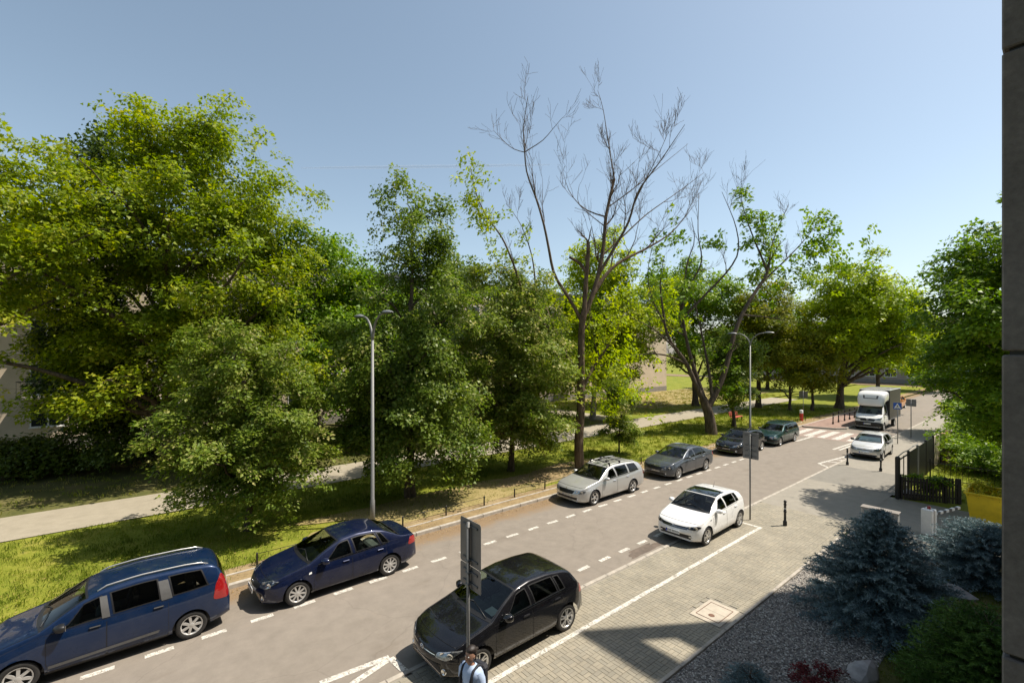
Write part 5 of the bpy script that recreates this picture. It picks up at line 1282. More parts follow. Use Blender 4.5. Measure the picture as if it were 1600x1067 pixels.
# body faces local +x;  one continuous skinned figure
vv = [(0, 0, .95), (0, 0, 1.12), (.0, 0, 1.32), (.0, 0, 1.43), (.015, 0, 1.50), (.03, 0, 1.575)]; rr = [(.13, .10), (.12, .09), (.14, .10), (.07, .06), (.05, .05), (.05, .05)]
ee = [(k, k+1) for k in range(5)]
def chain(start, pts, rad):
    prev = start
    for p, r in zip(pts, rad): vv.append(p); rr.append(r); ee.append((prev, len(vv)-1)); prev = len(vv)-1
    return prev
for sd, ph in ((1, .18), (-1, -.18)):
    e_ = chain(3, [(0, sd*.17, 1.40), (-.02-ph*.2, sd*.21, 1.14), (.06-ph*.5, sd*.21, .90), (.09-ph*.55, sd*.205, .83)], [.052, .042, .032, .028])
    base = vv[-1]
    for f_ in range(4): chain(e_, [(base[0]-.03+.022*f_, base[1]+sd*.004, base[2]-.045), (base[0]-.03+.022*f_+.008, base[1]-sd*.006, base[2]-(.075, .085, .082, .068)[f_]), (base[0]-.02+.022*f_+.015, base[1]-sd*.022, base[2]-(.095, .108, .103, .085)[f_])], [.009, .0085, .0075])
    chain(e_, [(base[0]+.04, base[1]-sd*.012, base[2]-.035), (base[0]+.05, base[1]-sd*.02, base[2]-.06)], [.010, .0085])
    chain(0, [(ph*.15, sd*.095, .86), (ph*.9+.02, sd*.095, .49), (ph*1.1-(.12 if ph < 0 else .0), sd*.09, .10), (ph*1.1+.10-(.12 if ph < 0 else 0), sd*.095, .035)], [.085, .058, .040, .035])
skin_body('body', vv, ee, rr, M['skin'], PR)
# head
hd = [((.02, 0, 1.545), .045, .045, 1), ((.04, 0, 1.555), .062, .052, 1), ((.045, 0, 1.58), .078, .062, 1), ((.035, 0, 1.62), .092, .072, 1), ((.025, 0, 1.66), .098, .077, 1), ((.02, 0, 1.70), .097, .077, 1), ((.015, 0, 1.74), .086, .070, 1), ((.01, 0, 1.768), .058, .05, 1), ((.01, 0, 1.782), .015, .015, 1)]
V, F_ = ring_loft(hd, 20); hb = MB().add(V, F_, 0, True)
hb.tube([(.112, 0, 1.665), (.128, 0, 1.64), (.136, 0, 1.622), (.118, 0, 1.612)], [.010, .013, .016, .010], 8)
for sd in (-1, 1): hb.lathe([(.001, 0), (.02, .004), (.028, .0), (.024, -.008)], 12, axis='y', c=(.015, sd*.078, 1.645))
HD = hb.build('head', M['skin'], PR)
for sd in (-1, 1):
    MB().lathe([(.001, .012), (.010, .008), (.013, 0), (.010, -.008)], 12, axis='x', c=(.107, sd*.032, 1.668)).build('eye', M['whitepaint'], HD)
    MB().tube([(.118, sd*.016, 1.690), (.119, sd*.034, 1.694), (.108, sd*.052, 1.688)], .005, 5).build('eyebrow', M['hair'], HD)
MB().tube([(.108, -.022, 1.592), (.118, 0, 1.594), (.108, .022, 1.592)], .006, 6).build('mouth', M['redwood'], HD)
hr = [((-.012, 0, 1.59), .082, .066, 1), ((-.012, 0, 1.64), .092, .084, 1), ((-.004, 0, 1.69), .100, .087, 1), ((.006, 0, 1.735), .102, .084, 1), ((.008, 0, 1.775), .080, .068, 1), ((.008, 0, 1.797), .04, .035, 1), ((.008, 0, 1.802), .005, .005, 1)]
V, F_ = ring_loft(hr, 20); V = [(x+(.0 if z > 1.7 else -.035*(1 if x > .02 else 0)*1.6), y, z) for x, y, z in V]
MB().add(V, F_, 0, True).build('hair', M['hair'], HD)
MB().tube([(-.08, 0, 1.70), (-.12, 0, 1.69), (-.13, 0, 1.62)], [.03, .035, .012], 10).build('bun', M['hair'], HD)
sh = [((.0, 0, .90), .125, .165, .85), ((.0, 0, 1.05), .118, .150, .85), ((.005, 0, 1.2), .128, .165, .85), ((.005, 0, 1.32), .142, .205, .85), ((.0, 0, 1.40), .130, .225, .8), ((.0, 0, 1.455), .105, .19, .8), ((.005, 0, 1.49), .078, .105, .95), ((.01, 0, 1.51), .062, .068, 1)]
V, F_ = ring_loft(sh, 24, False); SH = MB().add(V, F_, 0, True); 
SH.build('shirt', M['shirt'], PR)
for sd in (-1, 1):
    MB().tube([(0, sd*.15, 1.40), (-.005, sd*.205, 1.33), (-.01, sd*.225, 1.20)], [.085, .076, .070], 12, cap=False).build('sleeve', M['shirt'], PR)
BP = MB().bbox(-.30, -.135, -.14, .14, .98, 1.42, .05).build('backpack', M['strap'], PR)
for sd in (-1, 1):
    MB().tube([(-.15, sd*.10, 1.42), (-.04, sd*.11, 1.495), (.085, sd*.115, 1.455), (.146, sd*.115, 1.32), (.140, sd*.13, 1.12), (.0, sd*.185, 1.02), (-.15, sd*.12, 1.02)], .026, 8).build('strap', M['strap'], BP)
tr = [((0, 0, .80), .115, .165, .9), ((0, 0, .96), .12, .160, .9)]
V, F_ = ring_loft(tr, 20, False); m = MB().add(V, F_, 0, True)
for sd, ph in ((1, .18), (-1, -.18)):
    m.tube([(0, sd*.085, .86), (ph*.15, sd*.095, .80), (ph*.9+.02, sd*.095, .49), (ph*1.1-(.12 if ph < 0 else .0), sd*.09, .09)], [.10, .098, .072, .058], 12)
m.build('trousers', M['trousers'], PR)
for sd, ph in ((1, .18), (-1, -.18)):
    xx = ph*1.1-(.12 if ph < 0 else 0); MB().bbox(xx-.07, xx+.18, sd*.09-.045, sd*.09+.045, 0, .10, .035).build('shoe', M['whitepaint'], PR)
# ================================================================ trees and plants
M['bark'] = None
def mat_bark(name, lo, hi):
    t = NT(name)
    w_ = t.noise(9, 7, 0.75, stretch=(1, 1, .18)); c = t.ramp(w_, [(0.34, lo), (0.62, hi)])
    t.col(c); t.set(Roughness=0.95); t.bump(w_, 0.9, 0.03); t.b.inputs['Specular IOR Level'].default_value = 0.1
    return t.m
M['bark'] = mat_bark('bark', (0.035, 0.026, 0.019), (0.135, 0.105, 0.078))
M['bark2'] = mat_bark('bark_brown', (0.05, 0.034, 0.022), (0.20, 0.145, 0.10))
M['bark3'] = mat_bark('bark_grey', (0.09, 0.078, 0.06), (0.30, 0.26, 0.205))
L_MAPLE = mat_leaf('maple_leaf', [(0, (0.080, 0.132, 0.008)), (0.4, (0.185, 0.252, 0.012)), (0.75, (0.285, 0.325, 0.018)), (1, (0.40, 0.38, 0.04))], 0.44)
L_LINDEN = mat_leaf('linden_leaf', [(0, (0.065, 0.115, 0.014)), (0.45, (0.145, 0.210, 0.026)), (0.8, (0.245, 0.290, 0.050)), (1, (0.42, 0.39, 0.15))], 0.40, rough=.42)
L_BRIGHT = mat_leaf('bright_leaf', [(0, (0.13, 0.20, 0.008)), (0.5, (0.26, 0.34, 0.014)), (1, (0.40, 0.43, 0.025))], 0.48)
L_GREEN = mat_leaf('green_leaf', [(0, (0.055, 0.12, 0.009)), (0.5, (0.13, 0.225, 0.014)), (1, (0.26, 0.34, 0.026))], 0.38)
L_OCHRE = mat_leaf('ochre_leaf', [(0, (0.11, 0.14, 0.008)), (0.5, (0.22, 0.24, 0.014)), (1, (0.36, 0.31, 0.03))], 0.38)
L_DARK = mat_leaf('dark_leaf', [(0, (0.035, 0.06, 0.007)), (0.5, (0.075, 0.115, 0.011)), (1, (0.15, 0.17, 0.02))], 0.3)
LEAF = np.array([(0, 0, 0), (.30, .42, .05), (0.02, 1.0, -.08), (-.32, .45, .05)])
def leaf_mesh(name, P, Nrm, Dir, size, tint, mat, tri=False):
    """one quad per leaf: base P, facing Nrm, growing along Dir"""
    Nrm = Nrm/(np.linalg.norm(Nrm, axis=1)[:, None]+1e-9)
    Dir = Dir-Nrm*(Dir*Nrm).sum(1)[:, None]; Dir /= np.linalg.norm(Dir, axis=1)[:, None]+1e-9
    S = np.cross(Dir, Nrm)
    V = P[:, None, :]+size[:, None, None]*(LEAF[None, :, 0, None]*S[:, None]+LEAF[None, :, 1, None]*Dir[:, None]+LEAF[None, :, 2, None]*Nrm[:, None])
    n = len(P)
    if tri: return np_mesh(name, V[:, 1:].reshape(-1, 3), [np.arange(3*n).reshape(n, 3)], mat, attr=np.repeat(tint, 3))
    return np_mesh(name, V.reshape(-1, 3), [np.arange(4*n).reshape(n, 4)], mat, attr=np.repeat(tint, 4))
def bez(a, b, c, n):
    q = np.linspace(0, 1, n)[:, None]; return (1-q)**2*a+2*q*(1-q)*b+q*q*c
class Tubes:
    def __init__(s): s.V = []; s.F = []; s.n = 0
    def add(s, P, R, n=6):
        V, F = tube_geo(P, R, n); s.V.append(V); s.F.append(F+s.n); s.n += len(V)
    def mesh(s, name, mat): return np_mesh(name, np.concatenate(s.V), [np.concatenate(s.F)], mat, smooth=True)
def sprays(C, nl, rad, rng, up=0.75, flat=.22, droop=.25, centre=None, leaf=.13, tint0=.5, tspread=.16, tjit=.16, zlo=0, zhi=1):
    """leaves gathered in flattened sprays around the points C"""
    n = len(C); out = C-centre; out[:, 2] *= .6; out /= np.linalg.norm(out, axis=1)[:, None]+1e-9
    N0 = np.stack([out[:, 0]*(1-up), out[:, 1]*(1-up), np.full(n, up)], -1)+rng.normal(0, .22, (n, 3)); N0 /= np.linalg.norm(N0, axis=1)[:, None]
    R = rad*rng.uniform(.6, 1.3, n); m = rng.poisson(nl*(R/rad)**1.5)+4; idx = np.repeat(np.arange(n), m); k = len(idx)
    a = rng.uniform(0, 2*np.pi, k); rr = np.sqrt(rng.random(k))*R[idx]
    ref = np.where(np.abs(N0[:, 2:3]) > .95, np.array([[1., 0, 0]]), np.array([[0, 0, 1.]])); U = np.cross(N0, ref); U /= np.linalg.norm(U, axis=1)[:, None]; W_ = np.cross(N0, U)
    el = rng.uniform(.65, 1.45, n)
    d = U[idx]*(np.cos(a)*el[idx])[:, None]+W_[idx]*(np.sin(a)/el[idx])[:, None]
    P = C[idx]+d*rr[:, None]+N0[idx]*(rng.normal(0, flat, k)*R[idx])[:, None]
    P[:, 2] -= droop*(rr/rad)**2*rad
    Nl = N0[idx]+rng.normal(0, .42, (k, 3)); Dr = d+rng.normal(0, .5, (k, 3)); Dr[:, 2] -= .3
    tz = rng.normal(0, tspread, n)
    ti = np.clip(tint0+tz[idx]+rng.normal(0, tjit, k), 0, 1)
    return P, Nl, Dr, leaf*rng.uniform(.5, 1.55, k), ti
def in_blobs(n, blobs, rng, shell=.55, rough=.28):
    """points in a union of ellipsoids, denser towards the skin, with a lumpy outline"""
    vol = np.array([b[3]*b[4]*b[5] for b in blobs])**.8; pick = rng.choice(len(blobs), n, p=vol/vol.sum()); B = np.array(blobs)[pick]
    d = rng.normal(0, 1, (n, 3)); d /= np.linalg.norm(d, axis=1)[:, None]
    lump = 1+rough*(np.sin(d[:, 0]*5.1+pick*2.3)*np.sin(d[:, 1]*4.3+pick)*np.cos(d[:, 2]*4.7+pick*1.7))+rng.normal(0, .07, n)
    r = np.where(rng.random(n) < shell, rng.uniform(.78, 1.0, n), rng.random(n)**(1/2.6))
    return B[:, :3]+d*B[:, 3:6]*(r*lump)[:, None]
def boughs(n, blobs, rng, shell, rough, per=11, length=1.5, thick=.38, lift=.45):
    """clump centres gathered along leafy boughs that point outwards, leaving dark gaps between them"""
    C = in_blobs(max(8, n//per), blobs, rng, shell, rough); m = len(C)
    cen = np.average(np.array(blobs)[:, :3], axis=0, weights=np.array(blobs)[:, 3]**2)
    d = C-cen; d[:, 2] *= .5; d /= np.linalg.norm(d, axis=1)[:, None]+1e-9; d[:, 2] += lift; d += rng.normal(0, .25, (m, 3)); d /= np.linalg.norm(d, axis=1)[:, None]
    L_ = length*rng.uniform(.6, 1.35, m); k = rng.poisson(per, m)+3; i = np.repeat(np.arange(m), k); q = rng.uniform(-.75, .5, len(i))
    side = rng.normal(0, 1, (len(i), 3)); side -= d[i]*(side*d[i]).sum(1)[:, None]; side[:, 2] *= .55
    w = thick*L_[i]*(1-.75*np.clip(q, -.2, 1)**2)*np.where(q > .25, .55, 1.0)
    return C[i]+d[i]*(q*L_[i])[:, None]+side*w[:, None]*.62
def tree(name, label, pos, blobs, leafmat, bark='bark', trunk_r=.22, trunk_top=.7, n_cl=500, nl=55, rad=.6, leaf=.13, limbs=12, seed=1, lean=(0, 0), up=.75, droop=.25, tint0=.5, group='street and park trees', cat='tree', zmin=1.8, twig=.012, shell=.6, stems=1, rough=.28, flat=.22, cut=None, bl=1.5, lift=.45):
    """blobs are ellipsoids (x,y,z,rx,ry,rz) relative to the foot of the tree"""
    rng = np.random.default_rng(seed)
    root = empty(name, pos); tag(root, label, cat, group)
    C = boughs(n_cl, blobs, rng, shell, rough, length=bl, lift=lift); C = C[C[:, 2] > zmin+rng.uniform(-.3, .5, len(C))]
    if cut is not None: C = C[cut(C)]
    top = C[:, 2].max(); cen = np.average(np.array(blobs)[:, :3], axis=0, weights=np.array(blobs)[:, 3]**2)
    T = Tubes(); H = top*trunk_top
    stem_pts = []
    for s_ in range(stems):
        ang = rng.uniform(0, 6.28); sp_ = (.18 if stems > 1 else 0)
        b = np.array([lean[0]*.5+np.cos(ang)*sp_*H*.3, lean[1]*.5+np.sin(ang)*sp_*H*.3, H*.5]); e = np.array([cen[0]*.8+lean[0]+np.cos(ang)*sp_*H, cen[1]*.8+lean[1]+np.sin(ang)*sp_*H, H])
        P = bez(np.array([np.cos(ang)*.12*(stems > 1), np.sin(ang)*.12*(stems > 1), -.1]), b, e, 16); P[1:, :2] += np.cumsum(rng.normal(0, .035, (15, 2)), 0)
        R = trunk_r*(1-.80*np.linspace(0, 1, 16)**.9); R[0] *= 1.5; R[1] *= 1.12
        T.add(P, R, 12); stem_pts.append(np.concatenate([P, R[:, None]], 1))
    SP = np.concatenate(stem_pts)
    # main limbs to spread targets
    tgt = [int(rng.integers(len(C)))]
    D = np.linalg.norm(C-C[tgt[0]], axis=1)
    for _ in range(limbs-1):
        k = int(np.argmax(D*rng.uniform(.7, 1, len(D)))); tgt.append(k); D = np.minimum(D, np.linalg.norm(C-C[k], axis=1))
    NP = [SP]
    for k in tgt:
        g = C[k]; hor = np.linalg.norm(g[:2]-SP[:, :2], axis=1); want = g[2]-.75*hor
        j = int(np.argmin(np.abs(SP[:, 2]-np.clip(want, .18*H, H))+.2*hor)); s0 = SP[j, :3]; r0 = min(SP[j, 3]*.62, .10+trunk_r*.25)
        mid = s0+(g-s0)*.5; mid[2] += .12*np.linalg.norm(g-s0); P = bez(s0, mid, g, 10); P[2:-1] += rng.normal(0, .05, (7, 3))
        R = r0*(1-.85*np.linspace(0, 1, 10)); R = np.maximum(R, .012); T.add(P, R, 7); NP.append(np.concatenate([P, R[:, None]], 1)[2:])
    NP = np.concatenate(NP)
    order = np.argsort(np.linalg.norm(C-cen, axis=1)); extra = []
    for q in order:
        g = C[q]; A = NP if not extra else np.concatenate([NP, np.array(extra)])
        dv = g-A[:, :3]; dist = np.linalg.norm(dv, axis=1); j = int(np.argmin(dist+.6*np.maximum(0, A[:, 2]-g[2]))); s0 = A[j, :3]; L_ = dist[j]
        if L_ < .15 or (leaf > .128 and q % 2): continue
        mid = (s0+g)/2; mid[2] += .10*L_; P = bez(s0, mid, g, 4); r0 = min(A[j, 3]*.7, twig+.008*L_); R = r0*np.linspace(1, .3, 4)+.002; T.add(P, R, 3)
        extra.append([*P[2], R[2]]); extra.append([*P[3], R[3]])
    link('trunk', T.mesh('trunk', M[bark]), root)
    P, Nl, Dr, S, ti = sprays(C, nl, rad, rng, up, flat, droop, cen, leaf, tint0)
    ok = P[:, 2] > max(.25, zmin-1.2)
    link('crown', leaf_mesh('crown', P[ok], Nl[ok], Dr[ok], S[ok]*(1.3 if leaf > .128 else 1), ti[ok], leafmat, leaf > .128), root)
    return root
def gpos(px, py, z=.09): x, y = at(px, py); return (x, y, z)
# --- left: big maple, its neighbour, dark spruce behind
def rf(*bl):
    """ellipsoids given as (right, away, up, ...) of the street view, turned to world axes"""
    return [(r*CU+f_*SU, -r*SU+f_*CU, z, a, b, c) for r, f_, z, a, b, c in bl]
tree('maple_tree', 'huge spreading maple with yellow green crown filling the upper left', (1.6, 32.0, .1),
     rf((0, 0, 11.5, 6.6, 6.2, 5.6), (-4.2, 0, 10, 4.4, 4.6, 4.6), (4.2, 0, 10.5, 4.0, 4.2, 5.0), (.6, 0, 16.2, 3.6, 3.6, 3.6), (5.0, 0, 15.4, 1.3, 1.4, 3.6), (2.6, 0, 17.6, 1.5, 1.5, 2.8), (-1.2, 0, 18.2, 1.3, 1.3, 2.6), (.8, 0, 18.8, 1.3, 1.3, 2.6), (-3.2, 0, 15.6, 2.8, 2.8, 2.8), (-6.4, 0, 13, 2.2, 2.6, 2.6), (0, -2, 6.0, 6.0, 3.6, 3.4), (4.6, 0, 5.6, 3.8, 3.6, 3.4), (-3.0, -1, 5.4, 2.8, 2.8, 3.0)),
     L_MAPLE, 'bark', .42, .72, n_cl=3400, nl=40, rad=.52, leaf=.178, limbs=34, bl=2.1, lift=.5, seed=3, zmin=2.6, droop=.35, flat=.20)
tree('maple_tree', 'maple at the left picture edge in front of the beige block', (-6.6, 30.2, .1),
     [(0, 0, 12.0, 4.6, 4.6, 4.2), (-1, 0, 15.0, 3.2, 3.2, 2.8)], L_MAPLE, 'bark', .30, .7, n_cl=1100, nl=38, rad=.52, leaf=.18, limbs=16, bl=2.0, seed=5, zmin=6.0, droop=.3)
# --- linden row on the verge
tree('linden_tree', 'low bushy linden with branches to the ground beside the blue people carrier', gpos(388, 832),
     [(0, 0, 4.2, 2.55, 2.45, 3.0), (-.6, .2, 6.2, 1.5, 1.5, 1.9), (.9, -.3, 3.2, 1.9, 2.0, 1.9), (-1.2, 0, 3.0, 1.6, 1.8, 1.6), (0.2, -.9, 1.5, .9, .7, 1.2)], L_LINDEN, 'bark', .13, .7, n_cl=1150, nl=46, rad=.34, bl=1.1, lift=.1, leaf=.115, limbs=16, seed=7, zmin=.7, droop=.45, tint0=.55)
tree('linden_tree', 'tall narrow linden with drooping dark foliage right of the street lamp', gpos(641, 779),
     rf((0, 0, 8.2, 2.7, 2.7, 4.2), (.1, 0, 12.2, 1.6, 1.6, 2.3), (-.9, 0, 5.6, 2.9, 2.7, 3.2), (1.1, .2, 4.8, 2.5, 2.4, 3.0), (-2.0, 0, 4.0, 1.9, 2.0, 2.6), (.3, -.5, 2.8, 2.2, 1.8, 1.9), (-2.2, 0, 2.3, 1.5, 1.5, 1.6), (1.9, 0, 2.4, 1.3, 1.3, 1.5)), L_LINDEN, 'bark', .20, .86, n_cl=1800, nl=43, rad=.38, bl=1.3, lift=.15, leaf=.132, limbs=24, seed=9, zmin=.6, droop=.6, tint0=.42, up=.6)
tree('linden_tree', 'rounder lighter linden between the tall linden and the leafless tree', gpos(798, 738),
     rf((0, 0, 6.4, 3.1, 2.9, 4.2), (-.2, 0, 9.6, 2.5, 2.4, 2.8), (1.4, -.3, 4.6, 2.4, 2.3, 3.0), (-1.7, 0, 5.0, 2.2, 2.0, 3.2), (.3, -.4, 2.9, 2.6, 2.0, 1.8), (1.8, -.2, 2.2, 1.7, 1.5, 1.5), (-1.8, 0, 2.4, 1.4, 1.4, 1.5)), L_LINDEN, 'bark', .16, .85, n_cl=1500, nl=42, rad=.40, bl=1.4, lift=.3, leaf=.142, limbs=18, seed=11, zmin=.8, droop=.4, tint0=.62)
tree('linden_sapling', 'slim leafy sapling on the verge right of the leafless trunk', gpos(966, 712),
     [(0, 0, 2.1, 1.35, 1.35, 1.8), (.1, 0, 3.8, 1.0, 1.0, 1.4)], L_LINDEN, 'bark', .06, .8, n_cl=320, nl=40, rad=.30, bl=.7, leaf=.115, limbs=8, seed=13, zmin=.4, droop=.35, tint0=.55, cat='sapling')
# --- trees behind
tree('maple_tree', 'broad maple behind the tall linden, crown against the beige block', (20.5, 33.5, .1), [(0, 0, 8, 5.5, 5, 4.6), (1.5, 0, 12, 4, 4, 3.4), (-4, 0, 8, 3.8, 3.5, 4.4), (5, 0, 7, 4, 3.5, 4.4)], L_DARK, 'bark', .28, .7, n_cl=900, nl=32, rad=.75, leaf=.26, limbs=14, seed=15, zmin=2.5)
tree('maple_tree', 'dense dark tree between the big maple and the tall linden', (9.5, 31.5, .1), [(0, 0, 6.5, 4.6, 4.6, 4.8), (0, 0, 11.5, 3.8, 3.6, 3.6)], L_GREEN, 'bark', .26, .7, n_cl=760, nl=34, rad=.7, leaf=.22, limbs=12, seed=16, zmin=2.0)
tree('maple_tree', 'bright yellow green tree behind the leafless trunk', (34.5, 29.5, .1), rf((0, 0, 10.6, 4.8, 4.6, 5.0), (1.0, 0, 15.4, 3.4, 3.2, 3.0), (-3.4, 0, 8.0, 3.4, 3.4, 4.0), (3.4, 0, 8.0, 3.8, 3.2, 4.0), (6.0, 0, 10.5, 3.2, 3, 3.4), (.5, 0, 5.0, 4.0, 3, 2.6)), L_BRIGHT, 'bark3', .26, .72, n_cl=1350, nl=33, rad=.60, bl=1.8, leaf=.24, limbs=18, seed=17, zmin=2.8, tint0=.6)
tree('maple_tree', 'round green tree behind the forked half bare tree', (52.5, 28.8, .1), [(0, 0, 10.5, 6, 6, 5.4), (-1, 0, 14.2, 4.4, 4.4, 3.2)], L_GREEN, 'bark', .36, .7, n_cl=800, nl=36, rad=.8, bl=2.2, leaf=.28, limbs=14, seed=19, zmin=4.0, tint0=.62)
tree('maple_tree', 'dark broadleaf tree in front of the grey wall end', (44.5, 35.5, .1), [(0, 0, 6.6, 4.6, 4, 3.4), (-1.5, 0, 9.5, 3.8, 3.8, 3)], L_DARK, 'bark', .28, .7, n_cl=380, nl=30, rad=1.1, leaf=.34, limbs=10, seed=20, zmin=3.2)
tree('linden_tree', 'dark linden on the verge just right of the second street lamp', gpos(1147, 669), [(0, 0, 4.9, 2.0, 2.2, 3.0), (.4, 0, 7.6, 1.7, 1.7, 2.2), (-.6, 0, 3.4, 1.5, 1.8, 1.6)], L_LINDEN, 'bark', .16, .85, n_cl=600, nl=40, rad=.45, bl=1.2, leaf=.16, limbs=12, seed=21, zmin=1.9, droop=.45, tint0=.45)
tree('linden_tree', 'ochre tinted small linden beside the red and white marker', gpos(1234, 643), [(0, 0, 5.2, 2.9, 2.9, 2.6), (.4, 0, 7.2, 2.2, 2.2, 1.8)], L_OCHRE, 'bark', .17, .7, n_cl=520, nl=36, rad=.55, bl=1.4, leaf=.20, limbs=12, seed=23, zmin=2.6, droop=.4, tint0=.55)
tree('linden_tree', 'second ochre tinted linden right behind the marker post', gpos(1269, 643), [(0, 0, 5.0, 2.6, 2.6, 2.4), (-.2, 0, 7.4, 2.2, 2.2, 2.0)], L_OCHRE, 'bark', .17, .7, n_cl=500, nl=36, rad=.55, bl=1.4, leaf=.20, limbs=12, seed=24, zmin=2.6, droop=.4, tint0=.45)
tree('maple_tree', 'tall olive tree rising behind the ochre lindens', (56, 23.0, .1), [(0, 0, 9.5, 4.2, 4.2, 4.2), (.6, 0, 12.6, 3.0, 3, 2.8)], L_OCHRE, 'bark', .3, .7, n_cl=600, nl=36, rad=.75, bl=2, leaf=.26, limbs=12, seed=25, zmin=4.0, tint0=.35)
tree('maple_tree', 'large bright green maple overhanging the street left of the box van', gpos(1311, 640), [(0, 0, 10.5, 6.2, 5.2, 5.0), (-1.5, -1.5, 13.5, 4.4, 4.2, 3.8), (2.2, -3.0, 10.0, 4.6, 4.4, 4.6), (5.0, -3.8, 12.5, 3.2, 3.2, 3.4), (3.5, -5.0, 7.8, 3.4, 3, 2.8)], L_BRIGHT, 'bark', .42, .7, n_cl=1500, nl=32, rad=.70, bl=2.2, leaf=.28, limbs=22, seed=27, zmin=3.8, tint0=.45)
tree('maple_tree', 'green street tree further down, left of the far block', (82, 17.5, .1), [(0, 0, 9, 5, 5, 4.6), (0, -1, 12.5, 3.4, 3.4, 2.8)], L_BRIGHT, 'bark', .3, .7, n_cl=420, nl=28, rad=1.3, leaf=.45, limbs=10, seed=29, zmin=3.4, tint0=.5)
tree('maple_tree', 'distant green tree deep in the park', (84, 33, .1), [(0, 0, 9, 7, 7, 5.4)], L_GREEN, 'bark', .3, .7, n_cl=380, nl=28, rad=1.5, leaf=.5, limbs=8, seed=31, zmin=3, tint0=.5)
tree('maple_tree', 'distant tree in front of the far block', (101, 14.5, .1), [(0, 0, 6.0, 3.4, 3.4, 3.2), (0, 1, 8.0, 2.4, 2.4, 2.2)], L_BRIGHT, 'bark', .22, .7, n_cl=220, nl=26, rad=1.2, leaf=.42, limbs=8, seed=33, zmin=2.4)
tree('maple_tree', 'green tree beyond the path between the tall and the rounder linden', (14.0, 35.0, .1), [(0, 0, 7, 4.2, 4, 5.2), (0, 0, 11, 3.4, 3.4, 3.2)], L_GREEN, 'bark', .26, .7, n_cl=620, nl=30, rad=.75, leaf=.25, limbs=12, seed=37, zmin=1.6, tint0=.4, bl=1.8)
tree('maple_tree', 'yellow green tree beyond the path right of the leafless trunk', (30.5, 33.0, .1), [(0, 0, 7, 4.2, 4, 4.6), (0, 0, 10.5, 3.2, 3.2, 3.0)], L_BRIGHT, 'bark', .26, .7, n_cl=620, nl=30, rad=.75, leaf=.26, limbs=12, seed=38, zmin=2.2, tint0=.4, bl=1.8)
# --- right side: dark tree and shrubs behind the fences
tree('maple_tree', 'big dark leafy tree at the right behind the bar fence', (29.5, 1.3, 0), rf((0, 0, 8.0, 3.3, 3.2, 3.8), (.3, 0, 11.4, 2.3, 2.3, 2.2), (-1.1, 0, 6.2, 2.5, 2.5, 3.0), (1.2, 0, 4.6, 3.0, 2.5, 2.6), (-1.2, .6, 9.2, 2.1, 2.0, 2.4)), L_GREEN, 'bark', .15, .74, n_cl=1500, nl=42, rad=.44, bl=1.2, leaf=.155, limbs=22, seed=35, zmin=2.0, tint0=.5)
tree('maple_tree', 'dark tree further along, hanging over the far pavement', (51.0, 4.6, 0), rf((1.2, 0, 6.4, 3.2, 3.0, 3.2), (.8, 0, 4.0, 3.2, 2.8, 2.8), (-.8, 0.5, 5.2, 2.2, 2.2, 2.4)), L_GREEN, 'bark', .30, .72, n_cl=640, nl=44, rad=.85, leaf=.24, limbs=12, seed=36, zmin=1.6, tint0=.45)
for k, (x, y, r, h, lb) in enumerate(((36.6, 3.2, 1.5, 2.2, 'sunlit leafy shrub between the street fence and the bar fence'), (35.0, 1.0, 1.7, 2.5, 'glossy green shrub behind the middle of the bar fence'), (33.9, -1.3, 1.6, 2.4, 'glossy green shrub behind the bar fence near the wall edge'), (40.5, 4.3, 1.4, 2.9, 'tall shrub overhanging the far end of the street fence'), (48, 3.6, 2.2, 4.2, 'dark shrub mass beside the small sign back'))):
    tree('shrub', lb, (x, y, 0), [(0, 0, h*.52, r, r, h*.48), (r*.3, 0, h*.35, r*.9, r*.8, h*.34)], L_GREEN, 'bark', .05, .6, n_cl=int(190*r), nl=32, rad=.42, leaf=.15, limbs=8, seed=40+k, zmin=.25, tint0=.62, group='shrubs', cat='shrub', droop=.3)
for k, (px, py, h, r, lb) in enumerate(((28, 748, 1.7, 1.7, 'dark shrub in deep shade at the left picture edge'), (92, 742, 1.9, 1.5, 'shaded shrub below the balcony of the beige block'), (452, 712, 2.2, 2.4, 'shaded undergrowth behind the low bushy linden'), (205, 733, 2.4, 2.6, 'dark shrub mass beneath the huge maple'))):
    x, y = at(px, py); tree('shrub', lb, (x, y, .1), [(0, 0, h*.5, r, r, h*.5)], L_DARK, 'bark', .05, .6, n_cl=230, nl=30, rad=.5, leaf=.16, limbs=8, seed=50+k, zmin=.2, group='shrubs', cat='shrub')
tree('shrub', 'climbing shrub spilling through the picket fence', (28.1, 4.0, 0), [(0, 0, .65, .45, .8, .6)], L_GREEN, 'bark', .03, .6, n_cl=70, nl=26, rad=.2, bl=.45, leaf=.10, limbs=5, seed=60, zmin=.1, group='shrubs', cat='shrub')
